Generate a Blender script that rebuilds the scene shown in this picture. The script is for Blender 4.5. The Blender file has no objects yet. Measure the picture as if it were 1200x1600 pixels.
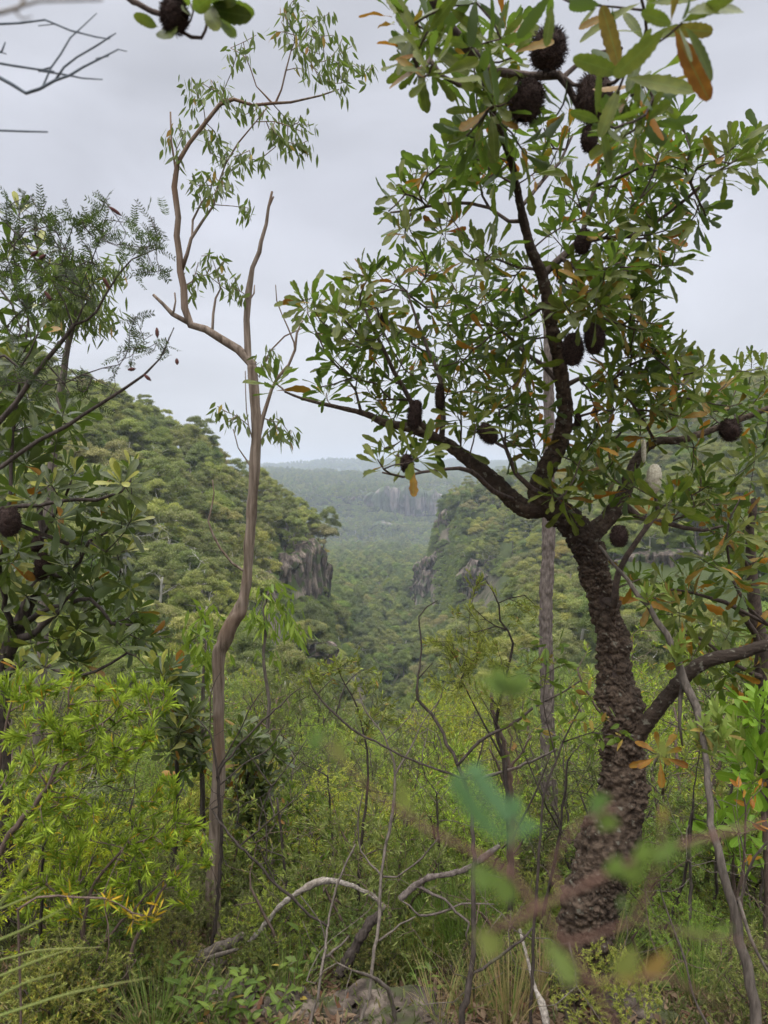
import bpy, math, random
import numpy as np
from mathutils import Vector
R = math.radians
rng = np.random.default_rng(7)
scene = bpy.context.scene
col = scene.collection

# ---------------------------------------------------------------- camera, sky, sun, exposure
F = 1160.0                       # focal length in photo pixels (1200 x 1600)
PITCH = math.atan(60 / F)
EYE = 1.6
cam = bpy.data.cameras.new('camera'); camo = bpy.data.objects.new('camera', cam); col.objects.link(camo)
camo.location = (0, 0, EYE); camo.rotation_euler = (R(90) - PITCH, 0, 0)
cam.sensor_fit = 'VERTICAL'; cam.sensor_height = 36; cam.sensor_width = 27; cam.lens = F / 1600 * 36
cam.clip_start = 0.05; cam.clip_end = 20000
cam.dof.use_dof = True; cam.dof.focus_distance = 4.5; cam.dof.aperture_fstop = 5.0
scene.camera = camo
SUN_EL, SUN_AZ = R(62), R(200)
w = bpy.data.worlds.new('World'); scene.world = w; w.use_nodes = True
nt = w.node_tree; nt.nodes.clear(); N = nt.nodes.new; L = nt.links.new
out = N('ShaderNodeOutputWorld'); bg = N('ShaderNodeBackground'); L(bg.outputs[0], out.inputs[0])
sky = N('ShaderNodeTexSky'); sky.sky_type = 'NISHITA'; sky.sun_disc = False; sky.sun_elevation = SUN_EL; sky.sun_rotation = SUN_AZ
bg.inputs[1].default_value = 0.1
tc = N('ShaderNodeTexCoord'); sep = N('ShaderNodeSeparateXYZ'); L(tc.outputs['Generated'], sep.inputs[0])
mp = N('ShaderNodeMapping'); mp.inputs['Scale'].default_value = (1, 1, 2.6); L(tc.outputs['Generated'], mp.inputs[0])
nz = N('ShaderNodeTexNoise'); nz.inputs['Scale'].default_value = 1.7; nz.inputs['Detail'].default_value = 5; nz.inputs['Roughness'].default_value = 0.5; nz.inputs['Distortion'].default_value = 0.6
L(mp.outputs[0], nz.inputs[0])
cl = N('ShaderNodeMapRange'); cl.inputs[1].default_value = 0.3; cl.inputs[2].default_value = 0.7; cl.inputs[3].default_value = 0.8; cl.inputs[4].default_value = 1.18
L(nz.outputs[0], cl.inputs[0])
# overcast sky: brightest overhead, dimmer towards the horizon
zr = N('ShaderNodeValToRGB'); L(sep.outputs[2], zr.inputs[0])
e = zr.color_ramp.elements; e[0].position = 0.0; e[0].color = (7.1, 7.3, 7.8, 1); e[1].position = 1.0; e[1].color = (62, 62, 61, 1)
x_ = e.new(0.33); x_.color = (6.5, 6.7, 7.5, 1)
x_ = e.new(0.56); x_.color = (6.7, 6.9, 7.6, 1)
x_ = e.new(0.8); x_.color = (42, 42, 42, 1)
mul = N('ShaderNodeVectorMath'); mul.operation = 'SCALE'; L(zr.outputs[0], mul.inputs[0]); L(cl.outputs[0], mul.inputs['Scale'])
mx = N('ShaderNodeMix'); mx.data_type = 'RGBA'; mx.inputs[0].default_value = 0.96
L(sky.outputs[0], mx.inputs[6]); L(mul.outputs[0], mx.inputs[7]); L(mx.outputs[2], bg.inputs[0])
sun = bpy.data.lights.new('sun', 'SUN'); suno = bpy.data.objects.new('sun', sun); col.objects.link(suno)
sun.energy = 2.2; sun.angle = R(40); sun.color = (1, 0.98, 0.95)
suno.rotation_euler = (R(90) - SUN_EL, 0, R(180) - SUN_AZ + R(0)); suno.location = (0, -20, 60)
vs = scene.view_settings; vs.view_transform = 'Standard'; vs.look = 'None'; vs.exposure = 0.0; vs.gamma = 1
cy = scene.cycles; cy.max_bounces = 7; cy.diffuse_bounces = 4; cy.glossy_bounces = 2; cy.transmission_bounces = 4; cy.transparent_max_bounces = 4
cy.volume_bounces = 0; cy.caustics_reflective = False; cy.caustics_refractive = False
cy.use_denoising = True; cy.use_adaptive_sampling = True; cy.adaptive_threshold = 0.02

# ---------------------------------------------------------------- helpers
def P(px, py, d):
    """photo pixel + forward distance (m) -> world point"""
    u = (px - 600) / F; v = (800 - py) / F
    y = math.cos(PITCH) + v * math.sin(PITCH); z = -math.sin(PITCH) + v * math.cos(PITCH)
    s = d / y
    return np.array((u * s, d, EYE + z * s))
def Pv(px, py, d):
    px, py, d = np.broadcast_arrays(np.asarray(px, float), np.asarray(py, float), np.asarray(d, float))
    u = (px - 600) / F; v = (800 - py) / F
    y = math.cos(PITCH) + v * math.sin(PITCH); z = -math.sin(PITCH) + v * math.cos(PITCH)
    s = d / y
    return np.stack([u * s, d, EYE + z * s], -1)
def unit(v):
    v = np.asarray(v, float); return v / (np.linalg.norm(v, axis=-1, keepdims=True) + 1e-9)
def sph(n):
    return unit(rng.normal(size=(n, 3)))
def hashn(i, j, k, s=0):
    h = (i * 374761393 + j * 668265263 + k * 2147483647 + s * 1274126177) & 0xffffffff
    h = ((h ^ (h >> 13)) * 1274126177) & 0xffffffff
    h = (h ^ (h >> 16)) & 0xffffffff
    return h / 4294967295.0
def vnoise(p, s=0):
    p = np.asarray(p, float); i = np.floor(p).astype(np.int64); f = p - i; f = f * f * (3 - 2 * f); r = 0
    for a in (0, 1):
        for b in (0, 1):
            for c in (0, 1):
                w_ = (f[..., 0] if a else 1 - f[..., 0]) * (f[..., 1] if b else 1 - f[..., 1]) * (f[..., 2] if c else 1 - f[..., 2])
                r = r + w_ * hashn(i[..., 0] + a, i[..., 1] + b, i[..., 2] + c, s)
    return r * 2 - 1
def fbm(p, o=4, s=0, g=0.5):
    r = 0; a = 1
    for k in range(o):
        r = r + a * vnoise(np.asarray(p) * 2 ** k, s + k); a *= g
    return r
def cells(p, s=0):
    """distance to the nearest and second nearest feature point, and id noise"""
    i = np.floor(p).astype(np.int64); d1 = np.full(p.shape[:-1], 9.); d2 = d1.copy(); idn = d1.copy()
    for a in (-1, 0, 1):
        for b in (-1, 0, 1):
            for c in (-1, 0, 1):
                q = i + np.array((a, b, c))
                fp = q + np.stack([hashn(q[..., 0], q[..., 1], q[..., 2], s + t) for t in (1, 2, 3)], -1)
                d = np.linalg.norm(p - fp, axis=-1); nn = hashn(q[..., 0], q[..., 1], q[..., 2], s + 9)
                m = d < d1; d2 = np.where(m, d1, np.minimum(d2, d)); idn = np.where(m, nn, idn); d1 = np.where(m, d, d1)
    return d1, d2, idn

class Buf:
    """collects quads; build() links them as ONE mesh object"""
    def __init__(s): s.V = []; s.Q = []; s.A = []; s.M = []; s.n = 0
    def add(s, V, Q, A=None, m=0):
        V = np.asarray(V, float).reshape(-1, 3); Q = np.asarray(Q, int).reshape(-1, 4)
        s.V.append(V); s.Q.append(Q + s.n); s.n += len(V)
        s.A.append(np.zeros((len(V), 3)) if A is None else np.asarray(A, float).reshape(-1, 3)); s.M.append(np.full(len(Q), m))
    def mesh(s, name, mats, smooth=True, origin=(0, 0, 0)):
        V = np.concatenate(s.V) - np.asarray(origin, float); Q = np.concatenate(s.Q); A = np.concatenate(s.A); M = np.concatenate(s.M)
        me = bpy.data.meshes.new(name)
        me.vertices.add(len(V)); me.vertices.foreach_set('co', V.astype(np.float32).ravel())
        me.loops.add(Q.size); me.loops.foreach_set('vertex_index', Q.astype(np.int32).ravel())
        me.polygons.add(len(Q)); me.polygons.foreach_set('loop_start', np.arange(0, Q.size, 4, dtype=np.int32))
        me.polygons.foreach_set('material_index', M.astype(np.int32))
        me.polygons.foreach_set('use_smooth', np.full(len(Q), smooth))
        a = me.attributes.new('la', 'FLOAT_VECTOR', 'POINT'); a.data.foreach_set('vector', A.astype(np.float32).ravel())
        for m in (mats if isinstance(mats, (list, tuple)) else [mats]): me.materials.append(m)
        me.update(calc_edges=True)
        return me
    def build(s, name, mats, parent=None, smooth=True):
        org = np.array(parent.location) if parent is not None else (0, 0, 0)
        o = bpy.data.objects.new(name, s.mesh(name, mats, smooth, org)); col.objects.link(o)
        if parent is not None: o.parent = parent
        return o
def thing(name, label, cat, loc=(0, 0, 0), group=None):
    o = bpy.data.objects.new(name, None); col.objects.link(o); o.empty_display_size = 0.1
    o.location = [float(c) for c in loc]; return tag(o, label, cat, group)
def tag(o, label, cat, group=None, kind=None):
    o['label'] = label
    if cat: o['category'] = cat
    if group: o['group'] = group
    if kind: o['kind'] = kind
    return o

# --- tubes
def smooth_path(pts, rad, step):
    """Catmull-Rom through pts, resampled"""
    pts = np.asarray(pts, float); rad = np.asarray(rad, float)
    if len(pts) < 3:
        n = max(2, int(np.linalg.norm(pts[-1] - pts[0]) / step) + 1); t = np.linspace(0, 1, n)[:, None]
        return pts[0] * (1 - t) + pts[-1] * t, rad[0] * (1 - t[:, 0]) + rad[-1] * t[:, 0]
    e = np.vstack([2 * pts[0] - pts[1], pts, 2 * pts[-1] - pts[-2]]); o = []; r = []
    for i in range(len(pts) - 1):
        p0, p1, p2, p3 = e[i:i + 4]; n = max(1, int(np.linalg.norm(p2 - p1) / step))
        for t in np.arange(n) / n:
            o.append(0.5 * ((2 * p1) + (p2 - p0) * t + (2 * p0 - 5 * p1 + 4 * p2 - p3) * t * t + (3 * p1 - p0 - 3 * p2 + p3) * t ** 3)); r.append(rad[i] * (1 - t) + rad[i + 1] * t)
    o.append(pts[-1]); r.append(rad[-1])
    return np.array(o), np.array(r)
def tube(buf, pts, rad, sides=6, m=0, disp=None, cap=True):
    pts = np.asarray(pts, float); rad = np.asarray(rad, float); n = len(pts)
    if n < 2: return
    T = unit(np.gradient(pts, axis=0)); ref = np.array((0., 0, 1)) if abs(T[0][2]) < 0.8 else np.array((1., 0, 0))
    u = unit(np.cross(T[0], ref)); U = [u]
    for i in range(1, n):
        u = u - T[i] * np.dot(u, T[i]); u = u / (np.linalg.norm(u) + 1e-9); U.append(u)
    U = np.array(U); W = np.cross(T, U); a = np.arange(sides) / sides * 2 * math.pi
    D = U[:, None] * np.cos(a)[None, :, None] + W[:, None] * np.sin(a)[None, :, None]
    V = pts[:, None] + D * rad[:, None, None]
    if disp is not None:
        V = V + D * disp(V, rad[:, None] * np.ones(sides), D)[..., None]
    ln = np.concatenate([[0], np.cumsum(np.linalg.norm(np.diff(pts, axis=0), axis=1))])
    A = np.stack(np.broadcast_arrays(np.cos(a)[None, :] * 0.5 + 0.5, (ln / 1.0)[:, None], np.sin(a)[None] * .5 + .5), -1)
    if cap:
        V = np.concatenate([V, np.broadcast_to(pts[-1] + T[-1] * rad[-1] * .6, (1, sides, 3))]); A = np.concatenate([A, A[-1:]]); n += 1
    i = np.arange(n - 1)[:, None] * sides; j = np.arange(sides)[None]; k = (j + 1) % sides
    Q = np.stack([i + j, i + k, i + sides + k, i + sides + j], -1)
    buf.add(V.reshape(-1, 3), Q.reshape(-1, 4), A.reshape(-1, 3), m)

class Skel:
    """nodes of a branching tree; traced limbs keep their own radius, grown twigs thicken towards the trunk"""
    def __init__(s): s.p = []; s.par = []; s.fix = []; s.dir = []; s.core = set()
    def limb(s, pts, rad, step=0.06, parent=None, wob=0.004, core=False):
        q, r = smooth_path(pts, rad, step)
        if parent is None and s.p:
            P_ = np.array(s.p); parent = int(np.argmin(np.linalg.norm(P_ - q[0], axis=1)))
        k = parent if parent is not None else -1
        q = q + rng.normal(size=q.shape) * wob * np.minimum(1, r[:, None] / 0.01)
        for i in range(len(q)):
            d = q[min(i + 1, len(q) - 1)] - q[max(i - 1, 0)]
            s.p.append(q[i]); s.par.append(k); s.fix.append(r[i]); s.dir.append(unit(d)); k = len(s.p) - 1
            if core: s.core.add(k)
        return k
    def tips(s, tips, r_tip=0.002, step=0.05, wob=0.15, back=0.6, arch=0.15, maxr=1e9, lift=(0, 0, 1)):
        """grow a twig to every tip from the cheapest existing node, nearest tips first; returns the shoot directions"""
        tips = np.asarray(tips, float); P_ = np.array(s.p); n0 = len(P_); res = [None] * len(tips); s.tipn = getattr(s, 'tipn', set())
        d0 = np.min(np.linalg.norm(tips[:, None] - P_[None, ::3], axis=2), axis=1); order = np.argsort(d0)
        cap = len(P_) + len(tips) * 40; PP = np.zeros((cap, 3)); DD = np.zeros((cap, 3)); RR = np.zeros(cap)
        PP[:n0] = P_; DD[:n0] = np.array(s.dir); RR[:n0] = [f if f else 0 for f in s.fix]; n = n0
        for ti in order:
            t = tips[ti]; v = t - PP[:n]; d = np.linalg.norm(v, axis=1); c = np.einsum('ij,ij->i', v, DD[:n]) / (d + 1e-6)
            cost = d * (1 + back * (1 - c)) + (RR[:n] > maxr) * 1e3
            j = int(np.argmin(cost)); a = PP[j]; L_ = d[j]; m = max(2, min(38, int(L_ / step)))
            tt = np.linspace(0, 1, m + 1)[1:, None]
            c1 = a + (DD[j] * 0.45 + unit(v[j]) * .55) * L_ * 0.4; c2 = t - (unit(v[j]) * .6 + np.array(lift) * arch * 2.0) * L_ * 0.35
            q = (1 - tt) ** 3 * a + 3 * (1 - tt) ** 2 * tt * c1 + 3 * (1 - tt) * tt ** 2 * c2 + tt ** 3 * t
            q[:-1] += np.cumsum(rng.normal(size=(m - 1, 3)), axis=0) * wob * L_ / m * 0.6 * (1 - tt[:-1])
            k = j
            for i in range(m):
                pr = PP[k]; PP[n] = q[i]; DD[n] = unit(q[i] - pr); RR[n] = 0
                s.p.append(q[i]); s.par.append(k); s.fix.append(None); s.dir.append(DD[n]); k = n; n += 1
            res[ti] = DD[n - 1]; s.tipn.add(n - 1)
        s.r_tip = r_tip
        return np.array(res)
    def build(s, buf, m=0, k=2.3, minside=4, fat=0.9):
        n = len(s.p); acc = np.zeros(n); r = np.zeros(n); kids = [[] for _ in range(n)]
        for i, q in enumerate(s.par):
            if q >= 0: kids[q].append(i)
        rt = getattr(s, 'r_tip', 0.002)
        for i in range(n - 1, -1, -1):
            r[i] = s.fix[i] if s.fix[i] else max(rt, acc[i] ** (1 / k) * 1.004)
            if s.par[i] >= 0: acc[s.par[i]] += r[i] ** k
        for i in range(n):          # no twig thicker than its parent
            q = s.par[i]
            if q >= 0 and not s.fix[i]: r[i] = min(r[i], r[q] * (0.97 if not s.fix[q] else fat))
        for i in s.core: r[i] *= .7
        roots = [i for i in range(n) if s.par[i] < 0]; stack = [(i, None) for i in roots]
        while stack:
            i, frm = stack.pop(); ch = [] if frm is None else [frm]; R_ = [] if frm is None else [min(r[frm], r[i] * 1.3)]
            while True:
                ch.append(i); R_.append(r[i])
                ks = kids[i]
                if not ks: break
                b = max(ks, key=lambda q: r[q] + (0.02 if s.fix[q] and s.fix[i] and q == i + 1 else 0))
                for q in ks:
                    if q != b: stack.append((q, i))
                i = b
            mr = max(R_); sd = minside if mr < 0.006 else (6 if mr < 0.02 else (8 if mr < .05 else 12))
            tube(buf, [s.p[c] for c in ch], R_, sd, m, cap=True)

# --- leaves
def tmpl(ts, ws, serr=0.0, fold=0.25, side=2, sickle=0.0, wav=0.0, bend=0.0):
    """leaf template, length 1 along +y, width unit 1; returns V, Q, across"""
    V = []; A = []; k = side + 1
    for i, (t, w_) in enumerate(zip(ts, ws)):
        if serr and 0.15 < t < 0.95: w_ = w_ * (1 + serr * (1 if i % 2 else -1))
        for c in np.linspace(-1, 1, k):
            V.append((c * w_ * 0.5 + sickle * t * t, t, fold * abs(c) * w_ * 0.5 + wav * c * math.sin(t * 11 + c) + bend * math.sin(t * 3.1))); A.append(abs(c))
    Q = [(i * k + j, i * k + j + 1, (i + 1) * k + j + 1, (i + 1) * k + j) for i in range(len(ts) - 1) for j in range(k - 1)]
    return np.array(V), np.array(Q), np.array(A)
T_BANK = tmpl([0, .1, .22, .34, .46, .58, .70, .80, .89, .95, 1], [.04, .05, .15, .34, .58, .8, .95, 1, .93, .72, .3], .14, .28)
T_BANKB = tmpl([0, .06, .12, .18, .24, .3, .36, .42, .48, .54, .6, .66, .72, .78, .84, .9, .95, 1], [.05, .07, .25, .45, .62, .75, .85, .92, .97, 1, 1, .98, .94, .9, .83, .7, .55, .25], .07, .2)
T_OBOV = tmpl([0, .15, .35, .55, .75, .9, 1], [.08, .15, .42, .8, 1, .85, .2], 0, .2)
T_OVATE = tmpl([0, .08, .25, .45, .65, .85, 1], [.06, .3, .9, 1, .8, .4, .03], 0, .25)
T_GUM = tmpl([0, .12, .35, .6, .82, 1], [.06, .45, 1, .85, .45, .04], 0, .15, 2, .18)
T_NARR = tmpl([0, .3, .7, 1], [.3, 1, .9, .1], 0, 0.3, 2)
T_FLAT = tmpl([0, .5, 1], [.35, 1, .25], 0, 0, 1)
T_QUAD = (np.array([(-.5, 0, 0), (.5, .1, 0.05), (.4, 1, -.05), (-.45, .9, 0.08)]), np.array([(0, 1, 2, 3)]), np.array([1., 1, 1, 1]))
def leaves(buf, T, pos, dr, nr, ln, wd, tint, age, curl=0.0, m=0):
    V, Q, A = T; n = len(pos)
    if n == 0: return
    dr = unit(dr); nr = np.asarray(nr, float); nr = unit(nr - dr * np.sum(nr * dr, -1, keepdims=True)); sd = np.cross(dr, nr)
    ln = np.broadcast_to(ln, (n,))[:, None, None]; wd = np.broadcast_to(wd, (n,))[:, None, None]; curl = np.broadcast_to(curl, (n,))[:, None, None]
    X = V[None, :, 0:1] * wd; Y = V[None, :, 1:2]; Z = V[None, :, 2:3] * wd + curl * Y * Y * ln
    W = pos[:, None] + sd[:, None] * X + dr[:, None] * (Y * (1 - 0.3 * curl * curl) * ln) + nr[:, None] * Z
    QQ = Q[None] + np.arange(n)[:, None, None] * len(V)
    AA = np.stack(np.broadcast_arrays(np.broadcast_to(tint, (n,))[:, None], np.broadcast_to(age, (n,))[:, None], A[None]), -1)
    buf.add(W.reshape(-1, 3), QQ.reshape(-1, 4), AA.reshape(-1, 3), m)
T_BANKS = [T_BANK, tmpl([0, .1, .22, .34, .46, .58, .70, .80, .89, .95, 1], [.04, .05, .15, .33, .55, .78, .95, 1, .95, .75, .35], .1, .55, sickle=.3, wav=.05), tmpl([0, .1, .22, .34, .46, .58, .70, .80, .89, .95, 1], [.04, .06, .2, .45, .7, .88, .95, .9, .8, .6, .2], .1, .1, sickle=-.35, wav=.09, bend=.1),
  tmpl([0, .1, .22, .34, .46, .58, .70, .80, .89, .95, 1], [.04, .05, .12, .28, .5, .72, .9, 1, .98, .85, .5], .08, .4, wav=-.06, bend=-.12)]
def whorls(buf, T, tips, axes, n, ln, wd, lo=25, hi=85, age_p=0.06, new_p=0.0, curl=(-.25, .1), back=0.02, up=0.35, m=0, tilt=0.25, tintc=None):
    """a rosette of leaves at every shoot tip"""
    G = 2.399963
    for k, (t, a) in enumerate(zip(tips, axes)):
        a = unit(a + np.array((0, 0, up)) + rng.normal(size=3) * tilt); c = int(rng.integers(n[0], n[1] + 1)); i = np.arange(c)
        ref = unit(np.cross(a, (0.3, .9, .1))); r2 = np.cross(a, ref); ph = i * G + rng.random() * 6 + rng.normal(size=c) * .15
        f = (i / max(1, c - 1))        # 0 = youngest, at the centre
        th = np.radians(lo + (hi - lo) * f ** .8 + rng.normal(size=c) * 8)
        rad = ref * np.cos(ph)[:, None] + r2 * np.sin(ph)[:, None]
        d = a * np.cos(th)[:, None] + rad * np.sin(th)[:, None]; nn = a - d * np.sum(a * d, -1, keepdims=True)
        nn = nn + rng.normal(size=nn.shape) * .25
        pos = t - a * (back * f)[:, None] * 2 + rad * 0.004
        L_ = rng.uniform(ln[0], ln[1], c) * (0.72 + 0.38 * np.minimum(1, f * 2)) * rng.uniform(.85, 1.15)
        age = np.where((rng.random(c) < age_p * (0.3 + 1.6 * f)), rng.uniform(.45, 1, c), 0.0)
        base = rng.random() if tintc is None else tintc
        tint = np.clip(base * .5 + rng.random(c) * .5, 0, 1)
        if new_p and rng.random() < new_p: age = np.where(f < .35, -1.0, age)      # pale young leaves at the centre
        W_ = L_ * rng.uniform(wd[0], wd[1], c); cu = rng.uniform(curl[0], curl[1], c)
        if isinstance(T, list):
            pk = rng.integers(0, len(T), c)
            for z_ in range(len(T)):
                k_ = pk == z_; leaves(buf, T[z_], pos[k_], d[k_], nn[k_], L_[k_], W_[k_], tint[k_], age[k_], cu[k_], m)
        else: leaves(buf, T, pos, d, nn, L_, W_, tint, age, cu, m)

# ---------------------------------------------------------------- materials
def newmat(name):
    m = bpy.data.materials.new(name); m.use_nodes = True; t = m.node_tree; t.nodes.clear(); return m, t, t.nodes.new, t.links.new
def mixc(N, L, f, a, b, blend='MIX'):
    n = N('ShaderNodeMix'); n.data_type = 'RGBA'; n.blend_type = blend
    for s, v in ((0, f), (6, a), (7, b)):
        if hasattr(v, 'links') or isinstance(v, bpy.types.NodeSocket): L(v, n.inputs[s])
        elif s == 0: n.inputs[0].default_value = v
        else: n.inputs[s].default_value = (*v, 1) if len(v) == 3 else v
    return n.outputs[2]
def leafmat(name, c1, c2, old1=(.42, .19, .012), old2=(.24, .07, .012), new=(.22, .28, .045), rough=.45, trans=.25, spec=.16, under=None, var=0.0, rib=None, mottle=0.0):
    m, t, N, L = newmat(name); o = N('ShaderNodeOutputMaterial'); b = N('ShaderNodeBsdfPrincipled')
    at = N('ShaderNodeAttribute'); at.attribute_name = 'la'; sp = N('ShaderNodeSeparateXYZ'); L(at.outputs['Vector'], sp.inputs[0])
    c = mixc(N, L, sp.outputs[0], c1, c2)
    o12 = mixc(N, L, sp.outputs[0], old1, old2)
    cl1 = N('ShaderNodeClamp'); L(sp.outputs[1], cl1.inputs[0]); c = mixc(N, L, cl1.outputs[0], c, o12)
    ng = N('ShaderNodeMath'); ng.operation = 'MULTIPLY'; ng.inputs[1].default_value = -1; ng.use_clamp = True; L(sp.outputs[1], ng.inputs[0]); c = mixc(N, L, ng.outputs[0], c, new)
    if mottle:
        tcm = N('ShaderNodeTexCoord'); nm = N('ShaderNodeTexNoise'); nm.inputs['Scale'].default_value = 55; nm.inputs['Detail'].default_value = 3; L(tcm.outputs['Object'], nm.inputs[0])
        mm = N('ShaderNodeMapRange'); mm.inputs[1].default_value = .35; mm.inputs[2].default_value = .68; L(nm.outputs[0], mm.inputs[0]); c = mixc(N, L, mm.outputs[0], mixc(N, L, mottle, c, (.02, .02, .01)), mixc(N, L, mottle * .6, c, (.16, .15, .03)))
    if rib:
        mr = N('ShaderNodeMapRange'); mr.inputs[1].default_value = 0.0; mr.inputs[2].default_value = 0.14; mr.inputs[3].default_value = .6; mr.inputs[4].default_value = 0; L(sp.outputs[2], mr.inputs[0]); c = mixc(N, L, mr.outputs[0], c, rib)
    if var:
        oi = N('ShaderNodeObjectInfo'); hs = N('ShaderNodeHueSaturation'); mr = N('ShaderNodeMapRange'); mr.inputs[3].default_value = 0.5 - .02 * var; mr.inputs[4].default_value = 0.5 + .022 * var
        L(oi.outputs['Random'], mr.inputs[0]); L(mr.outputs[0], hs.inputs['Hue'])
        wn = N('ShaderNodeTexWhiteNoise'); wn.noise_dimensions = '1D'; L(oi.outputs['Random'], wn.inputs['W'])
        m2 = N('ShaderNodeMapRange'); m2.inputs[3].default_value = 1 - .35 * min(var, 1.2); m2.inputs[4].default_value = 1 + .3 * var; L(wn.outputs['Value'], m2.inputs[0]); L(m2.outputs[0], hs.inputs['Value'])
        m3 = N('ShaderNodeMapRange'); m3.inputs[3].default_value = .75; m3.inputs[4].default_value = 1.1; L(wn.outputs['Value'], m3.inputs[0]); L(m3.outputs[0], hs.inputs['Saturation'])
        L(c, hs.inputs['Color']); c = hs.outputs[0]
    if under:
        g = N('ShaderNodeNewGeometry'); c = mixc(N, L, g.outputs['Backfacing'], c, mixc(N, L, cl1.outputs[0], under, o12))
    L(c, b.inputs['Base Color']); b.inputs['Roughness'].default_value = rough; b.inputs['Specular IOR Level'].default_value = spec
    tr = N('ShaderNodeBsdfTranslucent'); tcol = mixc(N, L, 0.6, c, (.2, .32, .03), 'MIX'); L(mixc(N, L, cl1.outputs[0], tcol, c), tr.inputs[0])
    ms = N('ShaderNodeMixShader'); ms.inputs[0].default_value = trans; L(b.outputs[0], ms.inputs[1]); L(tr.outputs[0], ms.inputs[2]); L(ms.outputs[0], o.inputs[0])
    return m
def barkmat(name, c1, c2, c3=None, sc=(30, 30, 6), rough=.9, bump=.5, lich=None):
    m, t, N, L = newmat(name); o = N('ShaderNodeOutputMaterial'); b = N('ShaderNodeBsdfPrincipled'); L(b.outputs[0], o.inputs[0])
    tc = N('ShaderNodeTexCoord'); mp = N('ShaderNodeMapping'); mp.inputs['Scale'].default_value = sc; L(tc.outputs['Object'], mp.inputs[0])
    nz = N('ShaderNodeTexNoise'); nz.inputs['Scale'].default_value = 1; nz.inputs['Detail'].default_value = 6; nz.inputs['Roughness'].default_value = .65; L(mp.outputs[0], nz.inputs[0])
    mr = N('ShaderNodeMapRange'); mr.inputs[1].default_value = .35; mr.inputs[2].default_value = .65; L(nz.outputs[0], mr.inputs[0])
    c = mixc(N, L, mr.outputs[0], c1, c2)
    if c3:
        n2 = N('ShaderNodeTexNoise'); n2.inputs['Scale'].default_value = 2.2; n2.inputs['Detail'].default_value = 4; L(tc.outputs['Object'], n2.inputs[0])
        m2 = N('ShaderNodeMapRange'); m2.inputs[1].default_value = .48; m2.inputs[2].default_value = .62; L(n2.outputs[0], m2.inputs[0]); c = mixc(N, L, m2.outputs[0], c, c3)
    if lich:
        n3 = N('ShaderNodeTexNoise'); n3.inputs['Scale'].default_value = 45; n3.inputs['Detail'].default_value = 3; L(tc.outputs['Object'], n3.inputs[0])
        m3 = N('ShaderNodeMapRange'); m3.inputs[1].default_value = .62; m3.inputs[2].default_value = .68; L(n3.outputs[0], m3.inputs[0]); c = mixc(N, L, m3.outputs[0], c, lich)
    L(c, b.inputs['Base Color']); b.inputs['Roughness'].default_value = rough; b.inputs['Specular IOR Level'].default_value = .15
    bp = N('ShaderNodeBump'); bp.inputs['Strength'].default_value = bump; bp.inputs['Distance'].default_value = .01; L(nz.outputs[0], bp.inputs['Height']); L(bp.outputs[0], b.inputs['Normal'])
    return m
def rockmat(name, c1, c2, c3, s=1.0, moss=(.05, .07, .02), mt=.52):
    m, t, N, L = newmat(name); o = N('ShaderNodeOutputMaterial'); b = N('ShaderNodeBsdfPrincipled'); L(b.outputs[0], o.inputs[0])
    tc = N('ShaderNodeTexCoord'); mp = N('ShaderNodeMapping'); mp.inputs['Scale'].default_value = (s, s, s * .22); L(tc.outputs['Object'], mp.inputs[0])
    nz = N('ShaderNodeTexNoise'); nz.inputs['Scale'].default_value = 1; nz.inputs['Detail'].default_value = 8; nz.inputs['Roughness'].default_value = .65; L(mp.outputs[0], nz.inputs[0])
    rp = N('ShaderNodeValToRGB'); L(nz.outputs[0], rp.inputs[0]); e = rp.color_ramp.elements; e[0].position = .36; e[0].color = (*c1, 1); e[1].position = .68; e[1].color = (*c3, 1); q = e.new(.52); q.color = (*c2, 1)
    n2 = N('ShaderNodeTexNoise'); n2.inputs['Scale'].default_value = s * .6; n2.inputs['Detail'].default_value = 6; L(tc.outputs['Object'], n2.inputs[0])
    m2 = N('ShaderNodeMapRange'); m2.inputs[1].default_value = mt; m2.inputs[2].default_value = mt + .08; L(n2.outputs[0], m2.inputs[0]); c = mixc(N, L, m2.outputs[0], rp.outputs[0], moss)
    L(c, b.inputs['Base Color']); b.inputs['Roughness'].default_value = .95; b.inputs['Specular IOR Level'].default_value = .2
    bp = N('ShaderNodeBump'); bp.inputs['Strength'].default_value = .6; bp.inputs['Distance'].default_value = .15 / s; L(nz.outputs[0], bp.inputs['Height']); L(bp.outputs[0], b.inputs['Normal'])
    return m
M = {}
M['bank'] = leafmat('banksia_leaf', (.04, .058, .008), (.14, .155, .016), rough=.5, trans=.3, spec=.2, under=(.04, .06, .018), rib=(.13, .17, .04), mottle=.45)
M['bank2'] = leafmat('coast_banksia_leaf', (.024, .042, .01), (.06, .085, .016), new=(.32, .31, .06), rough=.38, trans=.2, spec=.3, under=(.05, .07, .022), rib=(.12, .15, .04), mottle=.4)
M['gum'] = leafmat('gum_leaf', (.06, .08, .03), (.13, .15, .05), rough=.5, trans=.3, old1=(.4, .3, .05), old2=(.3, .12, .03))
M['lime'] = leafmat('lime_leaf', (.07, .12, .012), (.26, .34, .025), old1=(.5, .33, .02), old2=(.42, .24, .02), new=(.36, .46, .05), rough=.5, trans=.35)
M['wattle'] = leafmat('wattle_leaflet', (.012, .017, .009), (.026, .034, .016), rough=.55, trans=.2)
M['heath'] = leafmat('heath_leaf', (.08, .108, .018), (.3, .35, .05), old1=(.36, .24, .04), old2=(.2, .1, .03), rough=.55, trans=.3, var=1.5)
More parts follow.
